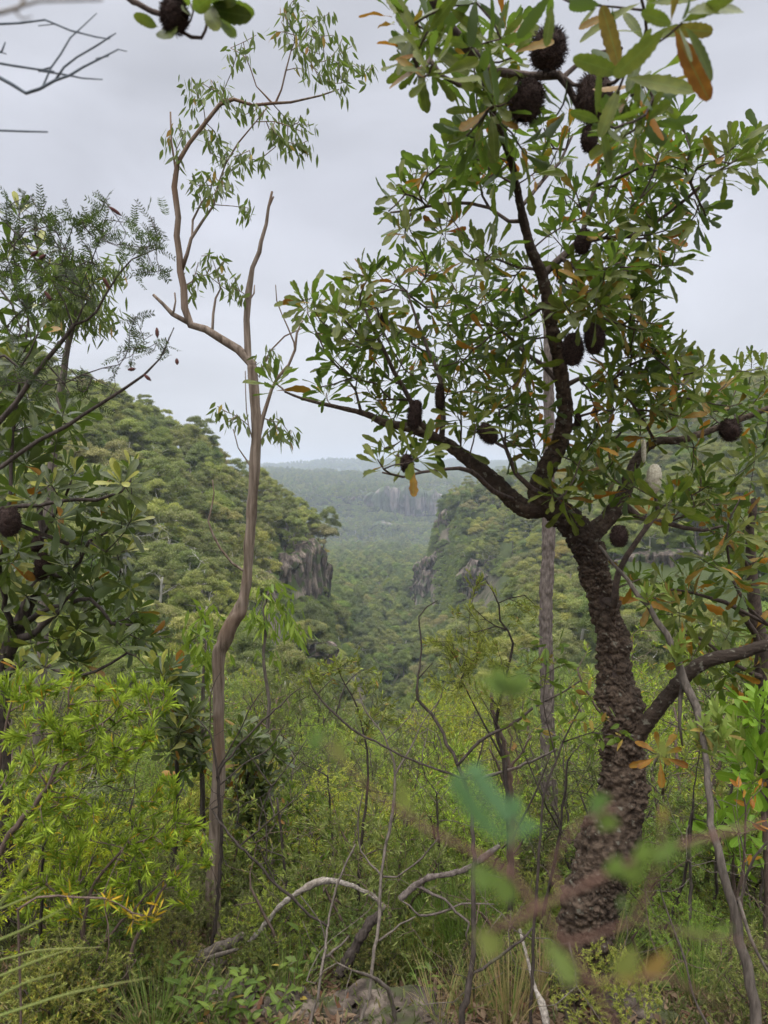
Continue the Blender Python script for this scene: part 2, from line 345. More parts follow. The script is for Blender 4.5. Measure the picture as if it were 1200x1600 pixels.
M['heathd'] = leafmat('dark_heath_leaf', (.055, .062, .018), (.185, .195, .045), old1=(.3, .2, .04), old2=(.16, .09, .03), rough=.5, trans=.25, var=1.3)
M['broad'] = leafmat('broad_leaf', (.05, .085, .015), (.12, .165, .025), old1=(.35, .25, .05), old2=(.25, .08, .03), rough=.4, trans=.3, rib=(.18, .26, .08))
M['yellowgreen'] = leafmat('yellow_green_leaf', (.12, .24, .02), (.22, .34, .03), old1=(.45, .08, .03), old2=(.5, .16, .02), rough=.35, trans=.35, rib=(.3, .4, .08))
M['farleaf'] = leafmat('canopy_leaf', (.14, .148, .05), (.31, .3, .1), rough=.7, trans=.42, spec=.2, var=1.0)
M['rainleaf'] = leafmat('gully_leaf', (.09, .122, .036), (.21, .24, .068), rough=.6, trans=.38, spec=.25, var=1.0)
M['rustleaf'] = leafmat('rusty_canopy_leaf', (.19, .165, .055), (.3, .25, .08), rough=.7, trans=.25, spec=.2, var=.6)
M['sapleaf'] = leafmat('sapling_leaf', (.08, .13, .02), (.19, .25, .03), rough=.4, trans=.35, rib=(.25, .3, .08))
M['grass'] = leafmat('grass_blade', (.09, .15, .03), (.17, .23, .06), old1=(.38, .3, .14), old2=(.28, .18, .09), rough=.5, trans=.3)
M['litter'] = leafmat('dead_leaf', (.07, .042, .026), (.19, .13, .085), old1=(.12, .05, .025), old2=(.05, .03, .02), rough=.8, trans=.08, spec=.2)
M['blur'] = leafmat('near_leaf', (.07, .15, .07), (.18, .25, .07), old1=(.36, .27, .06), old2=(.34, .15, .06), rough=.5, trans=.35)
M['bankbark'] = barkmat('banksia_bark', (.022, .015, .011), (.1, .072, .052), (.035, .026, .02), (40, 40, 60), bump=.8, lich=(.13, .12, .095))
M['banklimb'] = barkmat('banksia_limb_bark', (.04, .03, .026), (.1, .075, .062), None, (60, 60, 40), bump=.6)
M['gumbark'] = barkmat('gum_bark', (.085, .062, .045), (.27, .215, .175), (.14, .09, .062), (50, 50, 4), bump=.9)
M['darkbark'] = barkmat('dark_bark', (.03, .024, .02), (.075, .06, .052), None, (80, 80, 20))
M['twig'] = barkmat('twig_bark', (.07, .05, .04), (.14, .1, .08), None, (80, 80, 20))
M['greybark'] = barkmat('grey_bark', (.06, .05, .042), (.15, .125, .105), None, (70, 70, 12))
M['roughbark'] = barkmat('rough_gum_bark', (.07, .055, .048), (.17, .14, .125), None, (60, 60, 12), bump=1.0)
M['palewood'] = barkmat('weathered_wood', (.14, .12, .1), (.36, .32, .28), (.2, .16, .125), (90, 90, 60), bump=.9)
M['paletrunk'] = barkmat('pale_gum_bark', (.36, .33, .29), (.55, .52, .47), None, (3, 3, 1), bump=.2)
M['midtrunk'] = barkmat('canopy_limb_bark', (.12, .1, .085), (.26, .23, .2), None, (3, 3, 1), bump=.2)
M['bluetwig'] = barkmat('dead_twig_bark', (.07, .085, .1), (.13, .15, .17), None, (60, 60, 20))
M['cone'] = barkmat('seed_cone', (.025, .017, .015), (.07, .045, .038), None, (200, 200, 200), bump=.8)
M['spike'] = barkmat('flower_spike', (.3, .27, .2), (.5, .46, .36), None, (150, 150, 150), bump=.6)
M['sprigbark'] = barkmat('sprig_bark', (.07, .04, .03), (.14, .08, .06), None, (200, 200, 200), bump=.2)
M['pod'] = barkmat('seed_pod', (.05, .02, .02), (.11, .05, .04), None, (60, 60, 60))
M['rock'] = rockmat('sandstone', (.03, .023, .019), (.08, .062, .05), (.19, .155, .125), 14, (.05, .055, .025))
M['cliff'] = rockmat('cliff_rock', (.02, .017, .015), (.1, .08, .068), (.26, .21, .165), .9, (.05, .065, .025))
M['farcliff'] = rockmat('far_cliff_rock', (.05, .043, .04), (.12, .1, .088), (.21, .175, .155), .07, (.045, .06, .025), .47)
def groundmat():
    m, t, N, L = newmat('soil'); o = N('ShaderNodeOutputMaterial'); b = N('ShaderNodeBsdfPrincipled'); L(b.outputs[0], o.inputs[0])
    tc = N('ShaderNodeTexCoord')
    n1 = N('ShaderNodeTexNoise'); n1.inputs['Scale'].default_value = 9; n1.inputs['Detail'].default_value = 9; n1.inputs['Roughness'].default_value = .7; L(tc.outputs['Object'], n1.inputs[0])
    n2 = N('ShaderNodeTexNoise'); n2.inputs['Scale'].default_value = .12; n2.inputs['Detail'].default_value = 8; L(tc.outputs['Object'], n2.inputs[0])
    c = mixc(N, L, n1.outputs[0], (.035, .026, .018), (.13, .095, .065)); g = mixc(N, L, n1.outputs[0], (.02, .026, .01), (.06, .075, .025))
    sp = N('ShaderNodeSeparateXYZ'); L(tc.outputs['Object'], sp.inputs[0]); mr = N('ShaderNodeMapRange'); mr.inputs[1].default_value = 4; mr.inputs[2].default_value = 14; L(sp.outputs[1], mr.inputs[0])
    c = mixc(N, L, mr.outputs[0], c, g); m3 = N('ShaderNodeMapRange'); m3.inputs[1].default_value = .45; m3.inputs[2].default_value = .65; L(n2.outputs[0], m3.inputs[0])
    c = mixc(N, L, m3.outputs[0], c, (.07, .085, .03)) if False else c
    gm = N('ShaderNodeNewGeometry'); sn = N('ShaderNodeSeparateXYZ'); L(gm.outputs['True Normal'], sn.inputs[0]); ms = N('ShaderNodeMapRange'); ms.inputs[1].default_value = .62; ms.inputs[2].default_value = .42; L(sn.outputs[2], ms.inputs[0])
    m4 = N('ShaderNodeMapping'); m4.inputs['Scale'].default_value = (.5, .5, .1); L(tc.outputs['Object'], m4.inputs[0]); n3 = N('ShaderNodeTexNoise'); n3.inputs['Scale'].default_value = 1; n3.inputs['Detail'].default_value = 7; L(m4.outputs[0], n3.inputs[0])
    rc = mixc(N, L, n3.outputs[0], (.03, .025, .02), (.24, .2, .16)); gg = N('ShaderNodeMapRange'); gg.inputs[1].default_value = .5; gg.inputs[2].default_value = .58; L(n2.outputs[0], gg.inputs[0]); rc = mixc(N, L, gg.outputs[0], rc, (.035, .05, .018)); c = mixc(N, L, ms.outputs[0], c, rc)
    L(c, b.inputs['Base Color']); b.inputs['Roughness'].default_value = 1; b.inputs['Specular IOR Level'].default_value = .1
    bp = N('ShaderNodeBump'); bp.inputs['Strength'].default_value = .7; bp.inputs['Distance'].default_value = .04; L(n1.outputs[0], bp.inputs['Height']); L(bp.outputs[0], b.inputs['Normal'])
    return m
M['soil'] = groundmat()
# ---------------------------------------------------------------- terrain: the gorge, as heights read off sight lines
NEAR = [(2.0, 1735), (2.4, 1600), (3.5, 1482), (5, 1440), (8, 1385)]
FAR = [(650, 884), (900, 868), (1100, 852), (1280, 815), (1300, 812), (1320, 778), (1500, 760), (1800, 746), (2100, 739), (2400, 760), (2700, 780), (3300, 729), (3800, 724), (5200, 760)]
TAB = {
 -900: [(12, 1240), (25, 1080), (50, 880), (80, 720), (120, 560), (160, 480), (220, 460), (300, 520)],
 -300: [(12, 1270), (25, 1130), (50, 940), (80, 800), (110, 680), (150, 560), (190, 540), (260, 600)],
 0: [(12, 1290), (25, 1150), (40, 1040), (60, 930), (80, 835), (100, 745), (125, 660), (150, 605), (180, 590), (230, 640), (300, 700)],
 100: [(12, 1295), (25, 1170), (40, 1070), (60, 965), (80, 880), (100, 805), (125, 720), (150, 655), (180, 632), (230, 680), (300, 760)],
 200: [(12, 1300), (25, 1190), (40, 1100), (60, 1010), (80, 930), (100, 860), (125, 780), (150, 708), (175, 672), (210, 690), (260, 760)],
 300: [(12, 1305), (25, 1210), (40, 1130), (60, 1055), (80, 985), (100, 925), (125, 850), (150, 780), (175, 732), (200, 718), (240, 780), (300, 850)],
 400: [(12, 1310), (25, 1220), (40, 1155), (60, 1090), (80, 1040), (100, 995), (130, 925), (160, 865), (190, 810), (210, 795), (250, 860), (320, 920), (450, 905)],
 450: [(12, 1315), (25, 1232), (40, 1178), (60, 1120), (100, 1040), (140, 985), (164, 945), (170, 880), (190, 835), (205, 825), (230, 860), (300, 935), (450, 905)],
 495: [(12, 1318), (25, 1240), (40, 1192), (60, 1150), (100, 1090), (140, 1025), (176, 960), (184, 868), (195, 862), (215, 900), (260, 955), (450, 905)],
 522: [(12, 1322), (25, 1248), (40, 1206), (60, 1175), (100, 1135), (150, 1070), (185, 1015), (230, 990), (300, 955), (450, 908)],
 600: [(12, 1328), (20, 1282), (40, 1232), (70, 1215), (100, 1200), (150, 1150), (200, 1090), (300, 1005), (450, 920)],
 642: [(12, 1328), (20, 1282), (40, 1232), (70, 1212), (100, 1195), (150, 1140), (200, 1082), (300, 1000), (380, 958), (450, 925)],
 662: [(12, 1326), (20, 1278), (40, 1225), (70, 1195), (100, 1170), (150, 1112), (200, 1060), (300, 995), (372, 962), (384, 900), (420, 900), (470, 930)],
 692: [(12, 1323), (20, 1270), (40, 1208), (70, 1165), (100, 1130), (150, 1078), (200, 1032), (280, 995), (340, 950), (370, 880), (380, 860), (388, 805), (420, 800), (500, 880)],
 730: [(12, 1318), (20, 1256), (40, 1180), (70, 1130), (100, 1100), (150, 1055), (200, 1015), (268, 968), (276, 905), (320, 850), (370, 790), (410, 775), (500, 840)],
 800: [(12, 1315), (20, 1250), (40, 1170), (70, 1110), (100, 1075), (150, 1010), (200, 950), (268, 880), (276, 865), (330, 815), (380, 768), (430, 752), (520, 840)],
 900: [(12, 1310), (20, 1245), (40, 1160), (70, 1090), (100, 1045), (150, 965), (200, 895), (250, 835), (300, 772), (350, 738), (400, 726), (500, 790)],
 1000: [(12, 1305), (20, 1235), (40, 1145), (70, 1060), (100, 1000), (145, 900), (152, 868), (200, 815), (250, 765), (300, 710), (350, 688), (420, 690)],
 1100: [(12, 1300), (20, 1225), (40, 1130), (70, 1040), (100, 980), (145, 893), (152, 860), (200, 790), (250, 735), (300, 675), (350, 648), (420, 640)],
 1200: [(12, 1295), (20, 1215), (40, 1115), (70, 1020), (100, 955), (145, 880), (152, 850), (200, 765), (250, 705), (300, 640), (350, 612), (420, 600)],
 1500: [(12, 1280), (20, 1190), (40, 1080), (70, 970), (100, 900), (150, 800), (200, 700), (250, 640), (300, 600), (350, 590), (420, 600)],
 2300: [(12, 1250), (20, 1140), (40, 990), (70, 850), (100, 760), (150, 640), (200, 560), (300, 500), (420, 500)],
}
LD = np.linspace(math.log(2.0), math.log(6000), 700); CP = np.array(sorted(TAB)); ZT = []
for c in CP:
    t = NEAR + TAB[c]; t = t + [p for p in FAR if p[0] > t[-1][0] * 1.25]
    d = np.array([p[0] for p in t]); py = np.array([p[1] for p in t])
    z = np.array([P(600, b, a)[2] for a, b in t]); sl = (740 - np.interp(LD, np.log(d), py)) / F
    zz = EYE + np.interp(LD, np.log(d), (z - EYE) / d) * np.exp(LD)
    ZT.append(zz)
ZT = np.array(ZT)
def H0(x, y):
    x = np.asarray(x, float); y = np.asarray(y, float); yc = np.maximum(y, 2.0); px = 600 + F * x / yc
    # near the camera the lateral direction hardly matters
    ci = np.clip(np.interp(px, CP, np.arange(len(CP))), 0, len(CP) - 1.001); i = ci.astype(int); f = ci - i; f = f * f * (3 - 2 * f)
    lj = np.clip((np.log(yc) - LD[0]) / (LD[1] - LD[0]), 0, len(LD) - 1.001); j = lj.astype(int); g = lj - j
    a = ZT[i, j] * (1 - g) + ZT[i, j + 1] * g; b = ZT[i + 1, j] * (1 - g) + ZT[i + 1, j + 1] * g
    return a * (1 - f) + b * f
def H(x, y):
    x = np.asarray(x, float); y = np.asarray(y, float); z = H0(x, y)
    pp = np.stack([x, y, 0 * x], -1)
    return z + fbm(pp * .9, 3) * .05 + fbm(pp * .12, 3, 5) * np.clip((y - 8) / 40, 0, 1) * .8 + fbm(pp * .012, 4, 9) * np.clip((y - 450) / 600, 0, 1) * 9 + vnoise(np.stack([x * .0035, y * .0035, 0 * x], -1), 31) * np.clip((y - 1450) / 400, 0, 1) * 11 + vnoise(np.stack([x * .0022 + 3.3, 0 * y, 0 * x], -1), 33) * np.clip((y - 2600) / 500, 0, 1) * 26
ys = np.concatenate([[-12, -8, -5, -3, -1.5, 0, .8, 1.4], np.exp(np.linspace(math.log(1.9), math.log(5600), 520))])
us = (np.concatenate([np.linspace(-3000, -150, 90)[:-1], np.linspace(-150, 1350, 560), np.linspace(1350, 4200, 90)[1:]]) - 600) / F
YY, UU = np.meshgrid(ys, us, indexing='ij'); XX = UU * (np.maximum(YY, 0) + 2.5 * np.exp(-np.maximum(YY, 0) / 8)); ZZ = H(XX, YY)
b = Buf(); ny, nx = YY.shape; i = np.arange(ny - 1)[:, None] * nx; j = np.arange(nx - 1)[None]
b.add(np.stack([XX, YY, ZZ], -1), np.stack([i + j, i + j + 1, i + nx + j + 1, i + nx + j], -1))
g = b.build('ground', M['soil']); g['kind'] = 'structure'; g['label'] = 'bushy slope falling away from the lookout into the deep gorge'

# ---------------------------------------------------------------- cliffs
def cliff(name, pts, label, mat, back=10, fis=.25, amp=1.6, res=.6, ledge=.5):
    """a rock wall along a plan line: pts = (px, d, top py, bottom py); it has a top and runs back into the hill"""
    pts = np.array(pts, float); T = Pv(pts[:, 0], pts[:, 2], pts[:, 1]); B = Pv(pts[:, 0], pts[:, 3], pts[:, 1])
    s = np.concatenate([[0], np.cumsum(np.linalg.norm(np.diff(B[:, :2], axis=0), axis=1))]); hgt = np.mean(T[:, 2] - B[:, 2])
    nS = max(12, int(s[-1] / res)); nH = max(10, int(hgt / res)); S = np.linspace(0, s[-1], nS)
    t = np.stack([np.interp(S, s, T[:, k]) for k in range(3)], -1); bt = np.stack([np.interp(S, s, B[:, k]) for k in range(3)], -1)
    tg = unit(np.gradient(bt[:, :2], axis=0)); nrm = np.stack([tg[:, 1], -tg[:, 0], 0 * tg[:, 0]], -1)
    if np.mean(nrm[:, 1]) > 0: nrm = -nrm
    h = np.linspace(0, 1, nH); G = bt[:, None] * (1 - h)[None, :, None] + t[:, None] * h[None, :, None]
    q = np.stack([S[:, None] * fis + 0 * h, (h * hgt)[None] * fis * .16 + 0 * S[:, None], 0 * G[..., 0] + hgt], -1)
    d1, d2, idn = cells(q * 1.6); crack = np.clip((d2 - d1) * 5, 0, 1)
    dz = (idn - .4) * amp * 1.3 - (1 - crack) * amp * .9 + fbm(q * 3, 4) * amp * .45
    lay = fbm(np.stack([0 * G[..., 0], (h * hgt)[None] * .35 + 0 * G[..., 0], 0 * G[..., 0]], -1), 2, 3) * amp * ledge
    top = np.clip((h - .8) / .2, 0, 1)
    G = G + nrm[:, None] * (dz + lay)[..., None] - nrm[:, None] * (top ** 2 * amp * 1.4)[None, :, None]
    G[:, :, 2] += (fbm(q * 1.3, 3, 7) * .12 * hgt) * h[None]
    Bk = G[:, -1:] - nrm[:, None] * back; Bk[..., 2] -= .25 * hgt; Bb = G[:, :1] - nrm[:, None] * back; Bb[..., 2] -= hgt * .2
    G = np.concatenate([Bb, G, Bk, Bb], 1); n, k = G.shape[:2]
    i = np.arange(n - 1)[:, None] * k; j = np.arange(k - 1)[None]; bf = Buf(); bf.add(G, np.stack([i + j, i + k + j, i + k + j + 1, i + j + 1], -1))
    o = bf.build(name, mat, smooth=False); o['kind'] = 'structure'; o['label'] = label; return o
cliff('cliff', [(436, 163, 886, 935), (452, 165, 878, 945), (470, 169, 862, 950), (486, 175, 852, 950), (500, 181, 850, 948), (510, 188, 868, 946), (515, 196, 895, 944), (511, 208, 880, 944)], 'brown rock cliff ending the left hillside above the gorge', M['cliff'], amp=1.2, res=.28, fis=.42)
cliff('cliff', [(512, 124, 1022, 1046), (520, 128, 1002, 1046), (528, 136, 1006, 1038)], 'low rock outcrop below the left hillside cliff', M['cliff'], back=4, amp=.8, res=.3)
cliff('cliff', [(644, 392, 900, 940), (652, 381, 872, 965), (664, 378, 878, 968), (676, 376, 862, 955), (690, 374, 880, 950)], 'lower rock face at the tip of the right hand spur', M['cliff'], fis=.22, amp=2.0, res=.5)
cliff('cliff', [(680, 398, 815, 850), (688, 388, 798, 856), (700, 384, 795, 850), (712, 384, 808, 845)], 'upper rock face at the tip of the right hand spur', M['cliff'], fis=.22, amp=2.0, res=.5)
cliff('cliff', [(716, 278, 890, 958), (728, 272, 872, 972), (745, 270, 880, 966), (762, 272, 884, 955), (785, 276, 872, 935)], 'tall brown rock face in the middle of the right slope', M['cliff'], fis=.28, amp=1.6, res=.4)
cliff('cliff', [(775, 340, 782, 830), (790, 334, 776, 826), (806, 336, 790, 815)], 'small rock face high on the right slope', M['cliff'], back=6, fis=.18, amp=1.6, res=.7)
cliff('cliff', [(960, 152, 872, 890), (1000, 149, 862, 893), (1050, 148, 860, 893), (1100, 149, 858, 890), (1150, 150, 862, 882)], 'low dark rock band across the right slope', M['cliff'], back=5, amp=1.0, res=.45)
cliff('cliff', [(634, 74, 1120, 1220), (643, 73, 1094, 1225), (655, 72.5, 1086, 1225), (668, 73, 1104, 1220)], 'bare brown rock slab at the head of the gorge', M['cliff'], back=1.5, amp=.35, res=.2, fis=.5)
cliff('cliff', [(735, 208, 1010, 1050), (746, 206, 1000, 1050), (756, 207, 1012, 1046)], 'narrow rock step below the right slope', M['cliff'], back=5, amp=1, res=.5)
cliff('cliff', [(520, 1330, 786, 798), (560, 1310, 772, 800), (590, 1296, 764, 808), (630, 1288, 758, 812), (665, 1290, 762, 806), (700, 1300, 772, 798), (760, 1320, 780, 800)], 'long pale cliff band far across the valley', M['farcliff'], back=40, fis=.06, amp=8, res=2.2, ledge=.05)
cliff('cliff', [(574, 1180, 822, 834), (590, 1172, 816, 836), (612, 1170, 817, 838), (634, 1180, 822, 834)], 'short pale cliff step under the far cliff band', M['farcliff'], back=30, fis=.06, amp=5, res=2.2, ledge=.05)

# ---------------------------------------------------------------- canopy trees
def dome(bf, c, r, hgt, n, sz, m=1, tint=.5, shell=.55):
    """a foliage clump: many leaf-sized faces through a flattened dome"""
    d = sph(n); d[:, 2] = np.abs(d[:, 2]) * 1.15 - .25; rr = rng.uniform(shell, 1, n) ** .6 * (1 + .35 * vnoise(d * 2.3 + c * 3, 4)) * np.where(rng.random(n) < .12, 1.25, 1)
    pos = c + d * rr[:, None] * np.array((r, r, hgt)); nn = unit(d * np.array((1, 1, r / hgt)) + rng.normal(size=(n, 3)) * .55)
    dr = rng.normal(size=(n, 3)) + np.array((0, 0, -.5)); s = rng.uniform(.6, 1.5, n) * sz * 1.35
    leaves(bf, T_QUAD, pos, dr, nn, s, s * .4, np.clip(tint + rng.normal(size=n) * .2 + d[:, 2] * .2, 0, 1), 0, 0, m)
def gum_proto(h=11, nl=5, spread=3.6, dens=1.0, sz=.135, lean=.12, clumps=13, leafm='farleaf', bark='midtrunk', flat=.5, low=.5, dead=False, cr=(1.0, 1.7)):
    wood = Buf(); crown = Buf(); S = Skel(); tw = rng.uniform(-1, 1, 2) * lean * h
    top = np.array((tw[0], tw[1], h * .5)); S.limb([(0, 0, -1.5), (0, 0, 0), top * .5 + rng.normal(size=3) * .1, top], [.27, .24, .19, .15], .6, wob=.03)
    tips = []
    for k in range(clumps):
        a = k * 2.4 + rng.random(); q = math.sqrt((k + .5) / clumps); rr = spread * q
        tips.append((tw[0] * 1.5 + math.cos(a) * rr, tw[1] * 1.5 + math.sin(a) * rr, h * (1 - (1 - low) * q ** 1.6 * rng.uniform(.4, 1)) * rng.uniform(.88, 1) - .5))
    tips = np.array(tips); S.tips(tips, .03 if not dead else .03, .5, .35, arch=.3)
    if dead:
        ex = tips[rng.integers(0, len(tips), 14)] + sph(14) * 1.1; S.tips(ex, .015, .35, .4)
    S.build(wood, 0, k=2.1)
    if not dead:
        for t in tips:
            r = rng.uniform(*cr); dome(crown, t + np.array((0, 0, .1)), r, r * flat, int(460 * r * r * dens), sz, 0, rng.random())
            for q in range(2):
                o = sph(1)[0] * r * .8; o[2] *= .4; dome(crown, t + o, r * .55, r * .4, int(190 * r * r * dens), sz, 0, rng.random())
    return wood, crown
protos = []
def mkproto(kind, leafm, bark, **kw):
    wd, cr = gum_proto(**kw); p = {'kind': kind, 'wood': wd.mesh(kind + '_trunk', M[bark])}
    if cr.V:
        p['crown'] = cr.mesh(kind + '_crown', M[leafm], smooth=False)
        p['leafm'] = leafm; both = Buf(); both.add(np.concatenate(wd.V), np.concatenate(wd.Q), None, 0); both.add(np.concatenate(cr.V), np.concatenate(cr.Q), np.concatenate(cr.A), 1)
        p['both'] = both.mesh(kind + '_whole', [M[bark], M[leafm]], smooth=False)
    protos.append(p); return p
for k in range(6): mkproto('gum', 'farleaf', 'midtrunk' if k % 2 else 'paletrunk', h=rng.uniform(9.5, 13), spread=rng.uniform(3, 4.2), clumps=int(rng.integers(20, 30)), lean=.15, flat=.75, cr=(.5, 1.25), low=.32)
for k in range(2): mkproto('rusty', 'rustleaf', 'paletrunk', h=rng.uniform(8, 10), spread=3.2, clumps=14)
for k in range(4): mkproto('gully', 'rainleaf', 'midtrunk', h=rng.uniform(8, 12), spread=rng.uniform(2.3, 3.2), clumps=16, flat=.85, low=.25, lean=.04, dens=1.2)
for k in range(3): mkproto('dead', 'farleaf', 'paletrunk', h=rng.uniform(8, 10), spread=2.3, clumps=7, dead=True, low=.35)
for k in range(3):
    mkproto('shrub', 'rainleaf', 'midtrunk', h=rng.uniform(3.5, 5), spread=2.0, clumps=12, flat=.8, low=.15, lean=.03, dens=1.6, sz=.1, cr=(.6, 1.0))
GI = [k for k, p in enumerate(protos) if p['kind'] == 'gum']; RI = [k for k, p in enumerate(protos) if p['kind'] == 'gully']
UI = [k for k, p in enumerate(protos) if p['kind'] == 'rusty']; DI = [k for k, p in enumerate(protos) if p['kind'] == 'dead']; SI = [k for k, p in enumerate(protos) if p['kind'] == 'shrub']
# where the trees stand
def scatter(d0, d1, pxa, pxb, sp, j=.45):
    o = []; y = d0
    while y < d1:
        xa = (pxa - 600) / F * y; xb = (pxb - 600) / F * y; n = max(1, int((xb - xa) / sp)); xs = xa + (np.arange(n) + .5) * sp + rng.normal(size=n) * sp * j
        o.append(np.stack([xs, y + rng.normal(size=n) * sp * j, np.full(n, sp)], -1)); y += sp * .9
    return np.concatenate(o)
def hidden(x, y, z, top=9):
    """behind the terrain, even with its crown"""
    u = x / y; ds = np.exp(np.linspace(math.log(20), np.log(y * .985), 60)); hz = H0(u[None] * ds, ds); a = (hz - EYE) / ds; b_ = (z + top - EYE) / y
    return (a.max(0) > b_ + .004)
pt = np.concatenate([scatter(32, 56, -40, 1240, 2.9), scatter(56, 90, -40, 1240, 3.8), scatter(90, 225, -60, 1260, 6.2), scatter(225, 430, 480, 1260, 7.0), scatter(430, 700, 440, 760, 7.5), scatter(700, 1325, 420, 790, 9), scatter(1325, 2300, 400, 800, 12), scatter(3000, 3900, 380, 760, 24)])
x, y, sp = pt.T; z = H(x, y)
e_ = 1.5; gx = (H0(x + e_, y) - H0(x - e_, y)) / (2 * e_); gy = (H0(x, y + e_) - H0(x, y - e_)) / (2 * e_); steep = np.hypot(gx, gy) > 2.2
keep = ~hidden(x, y, z) & ~(steep & (rng.random(len(x)) < .25)); x, y, z, sp, steep = x[keep], y[keep], z[keep], sp[keep], steep[keep]
px = 600 + F * x / y
CLR = [(440, 516, 948, 60, 176), (640, 700, 955, 200, 382), (716, 790, 955, 120, 270), (960, 1150, 890, 60, 148), (628, 676, 1175, 34, 73), (560, 700, 806, 800, 1290), (496, 526, 1045, 60, 112)]
tp = 740 + F * (EYE - (z + 9.5)) / y; kp = np.ones(len(x), bool)
for (a0, a1, pb, d0, d1) in CLR: mg = 5 * F / y * .5; kp &= ~((px > a0 - mg) & (px < a1 + mg) & (y > d0) & (y < d1) & (tp < pb - 8))
x, y, z, sp, px, steep = x[kp], y[kp], z[kp], sp[kp], px[kp], steep[kp]; n = len(x); kind = np.zeros(n, int); r = rng.random(n)
patch = vnoise(np.stack([x * .03, y * .03, 0 * x], -1), 40)
for q in range(n):
    left = px[q] < 530 and 80 < y[q] < 260
    if left: kind[q] = (UI[rng.integers(len(UI))] if (r[q] < .04 + .14 * (patch[q] > .25)) else (RI[rng.integers(len(RI))] if r[q] > .9 else (DI[rng.integers(len(DI))] if r[q] > .84 else GI[rng.integers(len(GI))])))
    elif y[q] < 56: kind[q] = SI[rng.integers(len(SI))]
    elif y[q] < 90: kind[q] = SI[rng.integers(len(SI))] if r[q] < .5 else (RI[rng.integers(len(RI))] if r[q] < .75 else GI[rng.integers(len(GI))])
    elif y[q] < 450: kind[q] = RI[rng.integers(len(RI))] if r[q] < (.3 if px[q] > 740 else .7) else (GI[rng.integers(len(GI))] if r[q] < .96 else UI[0])
    else: kind[q] = RI[rng.integers(len(RI))] if r[q] < .5 + .4 * (patch[q] > 0) else GI[rng.integers(len(GI))]
sc = rng.uniform(.72, 1.15, n) * np.where(y > 700, 1.15, 1) * np.where(y < 90, .62, 1); sc = np.where(y > 3000, 1.8, sc); sc = np.where((px > 500) & (px < 700) & (y < 210), sc * .62, sc); sc = np.where(steep & (y > 90), sc * .5, sc)
small = np.array([protos[k]['kind'] == 'shrub' for k in kind])
order = np.argsort(y); bt = order[~small[order]][:270]; bs = order[small[order]][:280]; big = np.concatenate([bt, bs]); rest = np.setdiff1d(order, big)
def put_tree(k, loc, s, rz, label, cat, group, tilt=(0, 0), name=None):
    p = protos[k]; o = bpy.data.objects.new(name or {'gum': 'gum_tree', 'rusty': 'gum_tree', 'gully': 'gully_tree', 'dead': 'dead_tree', 'shrub': 'slope_shrub'}[p['kind']], None); col.objects.link(o)
    o.location = [float(c) for c in loc]; o.scale = (s, s, s * float(rng.uniform(.9, 1.12))); o.rotation_euler = (tilt[0], tilt[1], rz); tag(o, label, cat, group)
    t_ = bpy.data.objects.new('trunk', p['wood']); col.objects.link(t_); t_.parent = o
    if 'crown' in p: c_ = bpy.data.objects.new('crown', p['crown']); col.objects.link(c_); c_.parent = o
    return o
LAB = {'dead': ('bare pale limbed dead tree {}', 'dead tree', 'dead trees {}'), 'gum': ('flat crowned gum tree {}', 'tree', 'gum trees {}'), 'rusty': ('rusty yellow crowned gum tree {}', 'tree', 'rusty crowned gum trees {}'),
       'gully': ('dense rounded tree {}', 'tree', 'rounded trees {}'), 'shrub': ('bushy green shrub {}', 'shrub', 'bushy shrubs {}')}
# foliage clinging to the steep faces
st_ = []
for (pa, pb_, d0, d1, cell, g0) in [(640, 830, 262, 430, 3.2, .9), (425, 525, 158, 215, 2.2, .9), (400, 800, 1285, 1335, 9, .7), (480, 540, 95, 160, 2.0, .8), (900, 1250, 138, 158, 2.2, .9)]:
    m_ = 30000; yy = rng.uniform(d0, d1, m_); xx = (rng.uniform(pa, pb_, m_) - 600) / F * yy; g_ = np.hypot((H0(xx + 1, yy) - H0(xx - 1, yy)) / 2, (H0(xx, yy + 1) - H0(xx, yy - 1)) / 2); k_ = g_ > g0; xx, yy = xx[k_], yy[k_]; zz = H(xx, yy)
    _, ui = np.unique(np.floor(np.stack([xx, yy, zz], -1) / cell).astype(int), axis=0, return_index=True); st_.append(np.stack([xx[ui], yy[ui], zz[ui], np.full(len(ui), cell)], -1))
st_ = np.concatenate(st_); sx, sy, sz_, scell = st_.T; spx = 600 + F * sx / sy; spy = 740 + F * (EYE - sz_) / sy; kr = np.ones(len(sx), bool)
for (a0, a1, p0, p1) in [(446, 514, 880, 938), (648, 684, 884, 950), (684, 706, 806, 846), (722, 780, 896, 950), (575, 690, 770, 802), (970, 1120, 866, 890), (505, 520, 1010, 1040)]: kr &= ~((spx > a0) & (spx < a1) & (spy > p0) & (spy < p1) & (rng.random(len(sx)) < .93))
sx, sy, sz_, scell = sx[kr], sy[kr], sz_[kr], scell[kr]
